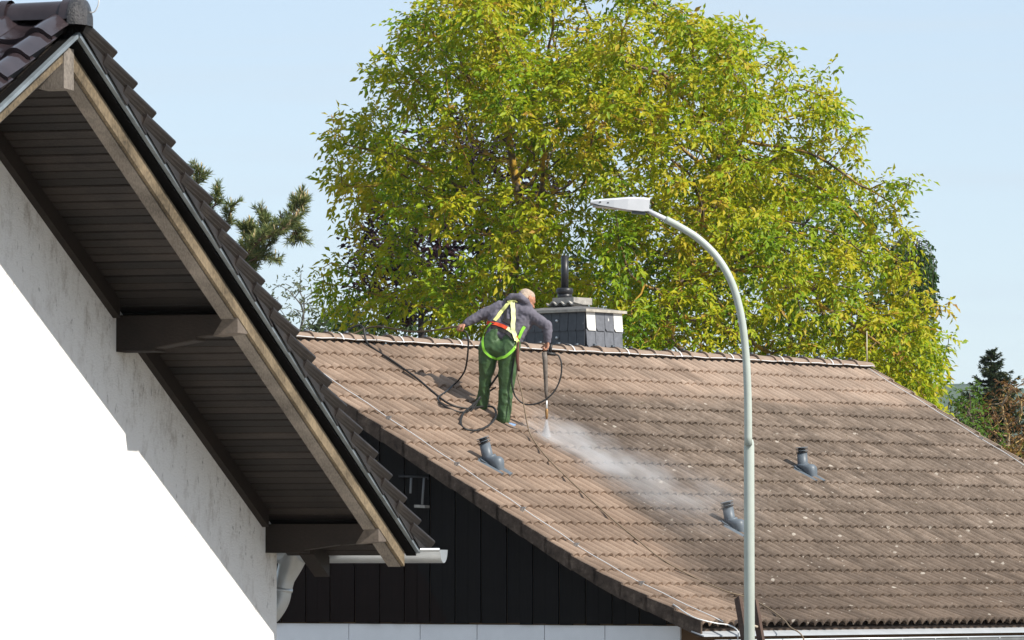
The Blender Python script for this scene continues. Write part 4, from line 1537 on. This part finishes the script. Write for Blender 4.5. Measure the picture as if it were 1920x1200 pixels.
# bushes at the right
D_ = 106
b, tr = trunk_to(1880, D_, 900)
make_tree('bronze_bush', 'bronze leaved shrub with pale bare twigs in front of the spruce', 'shrub', b, tr,
          np.concatenate([blob_points(800, 1900, 835, D_, 85, 75, 1.3, -.3), blob_points(130, 1845, 775, D_, 40, 28, .7, -.2), blob_points(150, 1905, 745, D_, 35, 40, .7, -.1)]), .22, 4.2, .24, bark_mat('pale_bark', (0.30, 0.24, 0.17), .5), leaf_mat('bronze_leaf', [(0, (0.075, 0.050, 0.022)), (.4, (0.15, 0.075, 0.035)), (.75, (0.21, 0.13, 0.03)), (1, (0.13, 0.14, 0.025))], .35), 3, 5, .085, .45, tip=.009, rthr=.02)
D_ = 96
b, tr = trunk_to(1810, D_, 880)
make_tree('bright_bush', 'fresh green bush just beyond the right edge of the tiled roof', 'shrub', b, tr,
          np.concatenate([blob_points(200, 1810, 780, D_, 45, 60, 1.0, -.2), blob_points(90, 1845, 835, D_, 30, 35, .7, -.2)]), .2, 4.2, .22, bark_mat('brown_bark3', (0.1, 0.08, 0.06)), leaf_mat('fresh_leaf', [(0, (0.05, 0.11, 0.012)), (.6, (0.10, 0.18, 0.02)), (1, (0.17, 0.23, 0.03))], .4), 3, 5, .085, .45, tip=.009, rthr=.02)

# ================================================================== WORKER
dRf = proj(on_roof(945, 798))[2]; dLf = proj(on_roof(897, 772))[2]
DP = (dRf + dLf) / 2
def J(px, py, dd=0.0): return pix(px, py, DP + dd)
def evalmesh(o):
    dg = bpy.context.evaluated_depsgraph_get()
    return bpy.data.meshes.new_from_object(o.evaluated_get(dg))
_ico = bmesh.new(); bmesh.ops.create_icosphere(_ico, subdivisions=2, radius=1)
ICO_V = [v.co.copy() for v in _ico.verts]; ICO_F = [tuple(v.index for v in f.verts) for f in _ico.faces]; _ico.free()
class Blob:
    def __init__(s): s.mb = MB()
    def ball(s, c, r, sc=None):
        if sc is None: s.mb.add([V(c) + v * r for v in ICO_V], ICO_F)
        else: s.mb.add([V(c) + sc @ v for v in ICO_V], ICO_F)
    def chain(s, pts):
        for (p, r), (q, t) in zip(pts[:-1], pts[1:]):
            p, q = V(p), V(q)
            n = max(1, int((q - p).length / (min(r, t) * .4)))
            for k in range(n + 1): s.ball(p.lerp(q, k / n), r + (t - r) * k / n)
    def build(s, name, mat, parent, voxel, smooth=4, disp=0.0, dscale=14, stretch=None):
        me = s.mb.mesh(name)
        o = bpy.data.objects.new('tmp', me); COL.objects.link(o)
        md = o.modifiers.new('r', 'REMESH'); md.mode = 'VOXEL'; md.voxel_size = voxel
        ms = o.modifiers.new('s', 'SMOOTH'); ms.iterations = smooth; ms.factor = .5
        m2 = evalmesh(o)
        bpy.data.objects.remove(o)
        m2.name = name
        if disp:
            nv = [v.normal.copy() for v in m2.vertices]
            for v, n in zip(m2.vertices, nv):
                c = v.co
                w = V((c.x * dscale, c.y * dscale, c.z * dscale * .8))
                k = mnoise.noise(w) * .6 + (1 - abs(mnoise.noise(w * 1.9 + V((3, 1, 7))))) ** 3 * .7 - .3
                v.co = c + n * disp * k
        m2.polygons.foreach_set('use_smooth', [True] * len(m2.polygons))
        m2.materials.clear()
        return link(name, m2, parent, mat)

pbase = (on_roof(945, 798) + on_roof(897, 772)) / 2
man = empty('person', pbase, 'person in grey hoodie, green trousers and safety harness bending over on the roof', 'person')
M['skin'] = simple('skin', (0.42, 0.20, 0.12), 0.55, 0.35, 0.12, 20)
def cloth(name, c, var=.18):
    m = Mat(name, 0.85, 0.15)
    m.base(m.ramp(m.noise(9, 5, .6), [(.3, tuple(x * (1 - var) for x in c)), (.7, tuple(x * (1 + var) for x in c))]))
    m.bump(m.noise(130, 3), .25, .003); return m.m
M['hoodie'] = cloth('grey_blue_fleece', (0.135, 0.125, 0.150))
mt_ = Mat('green_oilskin', 0.5, 0.35)
mt_.base(mt_.ramp(mt_.noise(7, 5, .6), [(.3, (0.036, 0.075, 0.026)), (.7, (0.058, 0.112, 0.040))]))
mt_.bump(mt_.noise(18, 4, .6), .35, .02)
M['trousers'] = mt_.m

jt = dict(hipL=J(918, 652, .03), hipR=J(954, 656, -.03), waL=J(930, 622, .05), waR=J(962, 628, .0), shL=J(937, 577, .16), shR=J(993, 590, .04),
          neck=J(974, 574, .15), kneeL=J(911, 705, dLf - DP - .04), kneeR=J(949, 728, dRf - DP + .02), ankL=J(903, 762, dLf - DP), ankR=J(944, 788, dRf - DP),
          elL=J(903, 590, .17), wrL=J(873, 607, .15), elR=J(1026, 611, -.02), wrR=J(1027, 640, -.03))
fdir = V((.78, .40, -.48)).normalized()
hc = J(987, 563, .20)
hup = (V((.25, .3, .9)) - fdir * V((.25, .3, .9)).dot(fdir)).normalized()
hsd = fdir.cross(hup)
def hp(f, u, sd): return hc + fdir * f + hup * u + hsd * sd
bd = Blob()
# head: skull, jaw, nose, ears, neck
bd.chain([(hp(-.02, .03, 0), .088), (hp(.02, .02, 0), .084)])
bd.chain([(hp(.035, -.03, 0), .068), (hp(.055, -.075, 0), .045)])
bd.chain([(hp(.098, .0, 0), .012), (hp(.118, -.028, 0), .014)])
bd.chain([(hp(.088, .022, .028), .016), (hp(.088, .022, -.028), .016)])
bd.chain([(hp(.092, -.058, .02), .010), (hp(.092, -.058, -.02), .010)])
for sg in (-1, 1):
    bd.chain([(hp(-.012, .015, sg * .088), .013), (hp(-.016, -.008, sg * .091), .014), (hp(-.010, -.030, sg * .086), .010)])
bd.chain([(hp(-.02, -.05, 0), .058), (jt['neck'], .062)])
bd.chain([(jt['neck'], .07), ((jt['waL'] + jt['waR']) / 2 + V((0, .05, 0)), .085), ((jt['hipL'] + jt['hipR']) / 2, .085)])
for s_ in 'LR':
    bd.chain([(jt['neck'], .055), (jt['sh' + s_], .055), (jt['el' + s_], .042), (jt['wr' + s_], .030)])
    bd.chain([(jt['hip' + s_], .085), (jt['knee' + s_], .058), (jt['ank' + s_], .042)])
    toe = jt['ank' + s_] - Z * .05 + (RDIR * .5 - DN * .6 + Z * .3).normalized() * .10
    bd.chain([(jt['ank' + s_] - Z * .03, .042), (toe, .034)])
def hand(w, d, pn, curl, thumb_side):
    """palm, four bent fingers of unequal length and a thumb from the side of the palm"""
    d = d.normalized(); pn = (pn - d * pn.dot(d)).normalized(); sd = d.cross(pn)
    for k, (off, ln) in enumerate(((-.030, .068), (-.010, .076), (.010, .071), (.029, .056))):
        kn = w + d * (.088 - .006 * abs(k - 1)) + sd * off
        bd.chain([(w + sd * off * .55, .017), (kn, .0125)])
        a = curl * .55; p = kn
        for seg, fr in enumerate((.45, .32, .23)):
            v = d * math.cos(a) + pn * math.sin(a)
            q = p + v * ln * fr
            bd.chain([(p, .0105 - .001 * seg), (q, .0098 - .001 * seg)])
            p = q; a += curl
    t0 = w + d * .028 + sd * thumb_side * .030
    t1 = t0 + (d * .55 + sd * thumb_side * .55 + pn * .4).normalized() * .042
    t2 = t1 + (d * .75 + pn * .75 - sd * thumb_side * .1).normalized() * .034
    bd.chain([(t0, .015), (t1, .0125), (t2, .0105)])
hand(jt['wrL'], J(862, 612, .14) - jt['wrL'], V((.15, .35, -1)), 1.15, 1)
hand(jt['wrR'], J(1024, 660, -.05) - jt['wrR'], V((-.7, -.3, -.2)), 1.2, 1)
body = bd.build('body', M['skin'], man, .0058, 2)
# hair, beard, eyes
hb = Blob()
hb.chain([(hp(-.032, .040, 0), .088), (hp(.005, .048, 0), .082)])
hb.chain([(hp(-.055, .0, .03), .062), (hp(-.055, .0, -.03), .062)])
hb.build('hair', simple('white_hair', (0.40, 0.31, 0.24), 0.8, 0.2, 0.2, 60), man, .009, 2, .004, 60)
br = Blob()
br.chain([(hp(.015, -.045, .062), .020), (hp(.055, -.088, .035), .024), (hp(.075, -.095, 0), .026), (hp(.055, -.088, -.035), .024), (hp(.015, -.045, -.062), .020)])
br.build('beard', simple('white_beard', (0.62, 0.55, 0.48), 0.9, 0.2, 0.1, 60), man, .007, 2, .003, 60)
for sg in (-1, 1):
    e_ = Blob(); e_.ball(hp(.088, .012, sg * .03), .010); e_.mb.build('eye', M['vent_dark'], man)

# hoodie
ho_ = Blob()
cwa = (jt['waL'] + jt['waR']) / 2
for a, b_ in (('waL', 'shL'), ('waR', 'shR')):
    ho_.chain([(jt[a] + V((0, .01, -.03)), .118), ((jt[a] + jt[b_]) / 2 + V((0, .03, 0)), .118), (jt[b_] + V((0, .02, -.02)), .088)])
mid_sh = (jt['shL'] + jt['shR']) / 2
ho_.chain([(cwa + V((0, .03, 0)), .135), ((cwa + mid_sh) / 2 + V((0, .04, .01)), .140), (mid_sh + V((0, .03, -.01)), .12)])
ho_.chain([(jt['shL'], .082), (mid_sh + V((0, .02, .02)), .10), (jt['shR'], .084)])
for s_ in 'LR':
    w_ = jt['wr' + s_]; e_ = jt['el' + s_]
    ho_.chain([(jt['sh' + s_], .083), (jt['sh' + s_].lerp(e_, .5), .072), (e_, .066), (e_.lerp(w_, .5), .056), (e_.lerp(w_, .86), .046), (e_.lerp(w_, .97), .041)])
# hood bunched behind the neck
ho_.chain([(J(950, 567, .10), .036), (J(960, 557, .10), .044), (J(974, 556, .08), .046), (J(986, 566, .06), .046), (J(993, 577, .07), .038)])
ho_.chain([(jt['neck'] - Z * .01, .085), (hp(-.05, -.075, 0), .072)])
hood = ho_.build('hoodie', M['hoodie'], man, .010, 4, .011, 11)
# trousers
tr_ = Blob()
tr_.chain([(jt['waL'] + V((.01, .0, -.035)), .112), (jt['hipL'], .128), (jt['hipL'].lerp(jt['kneeL'], .35), .112), (jt['kneeL'], .078), (jt['kneeL'].lerp(jt['ankL'], .55), .078), (jt['ankL'] + Z * .01, .070)])
tr_.chain([(jt['waR'] + V((-.02, .0, -.035)), .110), (jt['hipR'], .130), (jt['hipR'].lerp(jt['kneeR'], .35), .116), (jt['kneeR'], .086), (jt['kneeR'].lerp(jt['ankR'], .5), .086), (jt['ankR'] + Z * .015, .084)])
tr_.chain([(jt['hipL'], .125), (jt['hipR'], .125)])
trou = tr_.build('trousers', M['trousers'], man, .011, 5, .018, 5.5)
# shoes
for s_, c in (('L', (0.24, 0.15, 0.11)), ('R', (0.20, 0.30, 0.46))):
    sb_ = Blob(); a = jt['ank' + s_]
    tdir = V((.75, .15, .02)).normalized() if s_ == 'R' else V((-.55, -.3, -.1)).normalized()
    g_ = on_roof(*proj(a)[:2])
    foot = V((a.x, a.y, a.z - .065))
    sb_.chain([(foot - tdir * .06, .042), (foot + tdir * .08, .040), (foot + tdir * .135 - Z * .006, .032)])
    sb_.chain([(a, .055), (foot, .046)])
    sb_.build('shoe', simple('shoe_' + s_, c, .7, .3), man, .009, 3)

# harness: straps laid on the clothes
def bvh_of(objs):
    vs, fs = [], []
    for o in objs:
        n = len(vs); L = ROOTLOC[o]
        vs += [v.co + L for v in o.data.vertices]
        fs += [tuple(i + n for i in p.vertices) for p in o.data.polygons]
    return BVHTree.FromPolygons(vs, fs)
BV = bvh_of([hood, trou])
def strap(name, pxs, width, mat, parent, lift=.007):
    pl = [V((x, y, 0)) for x, y in pxs]
    pl = curve_pts(pl, 8) if len(pl) > 2 else [pl[0].lerp(pl[1], k / 14) for k in range(15)]
    pts, nrm = [], []
    for p in pl:
        d = (pix(p.x, p.y, 60) - CAM).normalized()
        h_, n_, _, _ = BV.ray_cast(CAM, d)
        if h_ is None:
            if not pts: continue
            h_ = pix(p.x, p.y, proj(pts[-1])[2]); n_ = nrm[-1]
        pts.append(h_); nrm.append(n_)
    if len(pts) < 3: return None
    k = len(pts)
    for _ in range(2):
        pts = [pts[0]] + [(pts[i - 1] + pts[i] * 2 + pts[i + 1]) / 4 for i in range(1, k - 1)] + [pts[-1]]
        nrm = [nrm[0]] + [(nrm[i - 1] + nrm[i] * 2 + nrm[i + 1]).normalized() for i in range(1, k - 1)] + [nrm[-1]]
    b = MB(); vs = []
    for i in range(k):
        t = (pts[min(i + 1, k - 1)] - pts[max(i - 1, 0)]).normalized()
        s_ = t.cross(nrm[i]).normalized()
        c = pts[i] + nrm[i] * lift
        vs += [c - s_ * width / 2, c + s_ * width / 2, c + s_ * width / 2 + nrm[i] * .004, c - s_ * width / 2 + nrm[i] * .004]
    fs = []
    for i in range(k - 1):
        for j in range(4): fs.append((i * 4 + j, i * 4 + (j + 1) % 4, i * 4 + 4 + (j + 1) % 4, i * 4 + 4 + j))
    fs += [(3, 2, 1, 0), tuple((k - 1) * 4 + j for j in range(4))]
    b.add(vs, fs)
    me = b.mesh(name)
    bmm = bmesh.new(); bmm.from_mesh(me); bmesh.ops.recalc_face_normals(bmm, faces=bmm.faces); bmm.to_mesh(me); bmm.free()
    return link(name, me, parent, mat)
S_Y = cloth('hi_vis_yellow_web', (0.72, 0.74, 0.28), .06)
S_W = cloth('pale_web', (0.78, 0.80, 0.42), .05)
S_G = cloth('lime_green_web', (0.26, 0.60, 0.06), .08)
S_R_ = cloth('red_web', (0.62, 0.075, 0.03), .08)
S_D = cloth('dark_web', (0.035, 0.032, 0.032), .2)
strap('back_pad', [(921, 612), (938, 615), (953, 622), (966, 634)], .085, S_D, man, .004)
strap('back_pad', [(944, 598), (954, 603), (962, 607)], .07, S_D, man, .004)
strap('dark_strap', [(951, 562), (949, 580), (947, 600)], .034, S_D, man, .005)
strap('belt', [(908, 602), (918, 606), (937, 610), (951, 616)], .040, S_R_, man, .012)
strap('belt_patch', [(951, 616), (958, 621), (964, 627)], .044, S_W, man, .013)
strap('belt', [(963, 626), (967, 632), (970, 638)], .040, S_R_, man, .012)
strap('shoulder_strap', [(960, 563), (951, 573), (940, 586), (928, 602)], .042, S_Y, man, .015)
strap('shoulder_strap', [(961, 564), (962, 585), (962, 605), (963, 622), (966, 640)], .050, S_W, man, .016)
strap('strap_plate', [(954, 569), (960, 565), (968, 562)], .05, S_Y, man, .021)
strap('thigh_strap', [(922, 606), (911, 622), (906, 640), (908, 656), (917, 667), (930, 672)], .026, S_G, man, .012)
strap('thigh_strap', [(930, 673), (942, 671), (955, 663), (966, 650), (971, 638)], .032, S_G, man, .012)
strap('side_strap', [(983, 612), (977, 622), (972, 634)], .036, S_G, man, .012)
strap('side_strap', [(966, 632), (968, 642), (966, 654)], .034, S_Y, man, .018)

# ================================================================== LANCE, HOSES, ROPE
hit = on_roof(1024, 826)
dH = proj(hit)[2]
dl0 = DP - .06; dl1 = dH - .10
def LP(px, py):
    f = (py - 660) / (786 - 660)
    return pix(px, py, dl0 + (dl1 - dl0) * f)
M['rubber'] = simple('black_rubber', (0.016, 0.015, 0.014), .5, .4, .2, 20)
M['lance_steel'] = simple('worn_lance_grip', (0.14, 0.115, 0.095), .5, .4, .35, 25)
lance = empty('spray_lance', LP(1025, 786), 'grey pressure washer lance held pointing down at the tiles', 'lance')
MB().tube([LP(1021, 660), LP(1022, 676), LP(1024, 735), LP(1025, 750)], [.034, .030, .021, .014], 12).build('insulated_tube', M['lance_steel'], lance)
MB().tube([LP(1025, 748), LP(1025, 772)], .009, 8).build('steel_tube', M['wire'], lance)
MB().tube([LP(1025, 766), LP(1025, 769), LP(1025, 780), LP(1025, 786)], [.012, .019, .017, .010], 10).build('nozzle', simple('brass', (0.32, 0.18, 0.07), .45, .5, .2, 20, metal=.5), lance)
MB().tube([LP(1019, 662), LP(1030, 663), LP(1042, 665)], [.026, .022, .016], 10).build('gun_body', M['rubber'], lance)
MB().tube([LP(1031, 662), LP(1034, 645)], [.018, .015], 8).build('grip', M['rubber'], lance)
MB().tube([LP(1027, 661), LP(1029, 654), LP(1032, 647)], .006, 6).build('trigger', M['vent'], lance)

def cable(name, ctrl, r, mat, label, cat, n=10):
    pts = curve_pts(ctrl, n)
    o = MB().tube(pts, r, 7).build(name, mat)
    zmin = min(pts, key=lambda p: p.z)
    rebase(o, zmin)
    return tag(o, label, cat)
OR = lambda x, y, off=.075: on_roof(x, y, off)
A_ = lambda x, y, dd=0.0: pix(x, y, DP + dd)
hose_mat = M['rubber']
tan_hose = simple('tan_rope', (0.20, 0.15, 0.10), .8, .2, .15, 30)
back = P0 + RDIR * ridge_s(655) - DN * .5 - Z * .30
rid = lambda px, py, up=.21: P0 + RDIR * ridge_s(px) + Z * up
cable('pressure_hose', [back + RDIR * -.3, rid(668, 0, .20), OR(690, 645), OR(735, 676), OR(780, 708), OR(812, 735), OR(842, 757), OR(875, 766), OR(905, 762, .09), OR(925, 764, .09), OR(930, 780, .10), OR(917, 797, .09), OR(893, 807), OR(870, 803), OR(864, 790), OR(870, 774, .10), OR(886, 760, .14), A_(905, 742, .05), A_(922, 720, .0), A_(934, 703, .0), A_(950, 690, .12)], .0125, hose_mat, 'black pressure hose running from the ridge to a loop at the worker\'s feet', 'hose')
cable('hanging_hose', [A_(866, 618, .13), A_(876, 626, .12), A_(878, 650, .12), A_(873, 690, .2), A_(862, 710, .25), OR(850, 722, .10), OR(834, 736), OR(822, 745), OR(826, 756), OR(845, 767), OR(866, 773), OR(884, 769), OR(893, 757, .12), OR(900, 744, .18), A_(915, 735, .05), A_(930, 726, .06)], .0105, hose_mat, 'black hose hanging from the worker\'s outstretched hand down to the tiles', 'hose')
cable('lance_hose', [LP(1041, 665), A_(1048, 668, -.07), A_(1053, 685, -.09), A_(1050, 712, -.11), A_(1036, 738, -.15), A_(1012, 755, -.18), A_(985, 758, -.17), A_(967, 744, -.16), A_(960, 722, -.15), A_(960, 700, -.14), A_(964, 672, -.13)], .0095, hose_mat, 'thin black hose looping from the lance grip round to the worker\'s hip', 'hose')
cable('taut_rope', [P0 + RDIR * ridge_s(672) - DN * .25 + Z * .05, rid(700, 0, .20), J(780, 622, .35), J(858, 612, .15), J(868, 611, .14)], .010, simple('dark_rope', (0.10, 0.075, 0.05), .9, .1, .2, 40), 'taut dark rope pulled over the ridge by the worker\'s left hand', 'rope')
cable('safety_rope', [A_(972, 642, -.14), A_(972, 672, -.16), A_(969, 700, -.17), A_(978, 735, -.22), A_(984, 770, -.3), OR(992, 808, .12), OR(1008, 836), OR(1035, 868), OR(1068, 900), OR(1105, 935), OR(1150, 975), OR(1195, 1012), OR(1240, 1048), OR(1300, 1082), OR(1360, 1108), OR(1400, 1120), OR(1440, 1140), OR(1470, 1162), OR(1482, 1176, .09), OR(1484, 1176, .09) + DN * .16 - Z * .12, OR(1484, 1176, .09) + DN * .24 - Z * .5], .0075, tan_hose, 'tan safety rope from the harness down the washed tiles to the gutter', 'rope')
lan = MB().tube(curve_pts([A_(972, 640, -.15), A_(971, 655, -.16), A_(970, 675, -.17), A_(973, 696, -.18)], 4), [.012] * 4 + [.020] * 5 + [.016] * 4, 7)
lo_ = lan.build('lanyard', simple('brown_web', (0.13, 0.06, 0.045), .8, .2), man)

# ================================================================== WATER SPRAY
def spray(name, label, o, xdir, znorm, L, ry0, ry1, rz0, rz1, dens, fall, back=.0, nscale=3.0, low=.35):
    xd = xdir.normalized(); zn = (znorm - xd * znorm.dot(xd)).normalized(); yd = zn.cross(xd)
    b = MB()
    vs = []
    for x, ry, rz in ((-back, ry0, rz0), (L, ry1, rz1)):
        vs += [(x, -ry, -.5 * rz), (x, ry, -.5 * rz), (x, ry, rz), (x, -ry, rz)]
    b.add(vs, [(0, 1, 2, 3), (7, 6, 5, 4), (0, 4, 5, 1), (1, 5, 6, 2), (2, 6, 7, 3), (3, 7, 4, 0)])
    me = b.mesh(name)
    bmm = bmesh.new(); bmm.from_mesh(me); bmesh.ops.recalc_face_normals(bmm, faces=bmm.faces); bmm.to_mesh(me); bmm.free()
    m = Mat(name)
    m.n.remove(m.b)
    tcn = m.node('ShaderNodeTexCoord'); sp = m.node('ShaderNodeSeparateXYZ'); m.l.new(tcn.outputs['Object'], sp.inputs[0])
    x, y, z = sp.outputs
    f = m.math('DIVIDE', m.math('ADD', x, back), L + back)
    ry = m.math('ADD', m.math('MULTIPLY', f, ry1 - ry0), ry0); rz = m.math('ADD', m.math('MULTIPLY', f, rz1 - rz0), rz0)
    yn = m.math('DIVIDE', y, ry); zn_ = m.math('DIVIDE', z, rz)
    r2 = m.math('ADD', m.math('MULTIPLY', yn, yn), m.math('MULTIPLY', zn_, zn_))
    edge = m.math('POWER', m.math('MAXIMUM', m.math('SUBTRACT', 1.0, r2), 0.0), 1.6)
    fo = m.math('POWER', m.math('MAXIMUM', m.math('SUBTRACT', 1.0, f), 0.0), fall)
    st = m.smooth(f, 0.0, .06)
    nzf = m.smooth(m.noise(nscale, 5, .6, (.55, 1.3, 1.3), tcn.outputs['Object']), low, .72)
    d = m.math('MULTIPLY', m.math('MULTIPLY', edge, fo), m.math('MULTIPLY', nzf, m.math('MULTIPLY', st, dens)))
    vp = m.node('ShaderNodeVolumePrincipled')
    vp.inputs['Color'].default_value = (.97, .97, .98, 1)
    m.l.new(d, vp.inputs['Density'])
    m.l.new(vp.outputs[0], m.out.inputs['Volume'])
    ob = bpy.data.objects.new(name, me); COL.objects.link(ob); me.materials.append(m.m)
    ob.matrix_world = Matrix.Translation(o) @ Matrix((xd, yd, zn)).transposed().to_4x4()
    return tag(ob, label, 'water spray', None, 'stuff')
e1 = on_roof(1400, 1030)
spray('drifting_mist', 'white mist drifting down the roof from where the jet strikes', hit + ROOFN * .06, e1 - hit, ROOFN, (e1 - hit).length * 1.05, .28, 1.4, .24, .75, 7.0, 1.45, .42, 3.0, .42)
noz = LP(1025, 786)
jd = hit - noz
spray('water_jet', 'narrow white fan of water leaving the lance nozzle', noz, jd, V((0, -1, 0)), jd.length * 1.05, .012, .085, .012, .05, 130.0, .25, .0, 9, .05)

# ================================================================== HAZE
hz = MB().box((-3800, -60, -1.0), (7600, 0, 0), (0, 4200, 0), (0, 0, 200))
hzm = Mat('air')
hzm.n.remove(hzm.b)
vp = hzm.node('ShaderNodeVolumePrincipled')
vp.inputs['Color'].default_value = (.80, .90, 1.0, 1)
vp.inputs['Density'].default_value = 0.00006
hzm.l.new(vp.outputs[0], hzm.out.inputs['Volume'])
tag(hz.build('haze', hzm.m), kind='stuff')
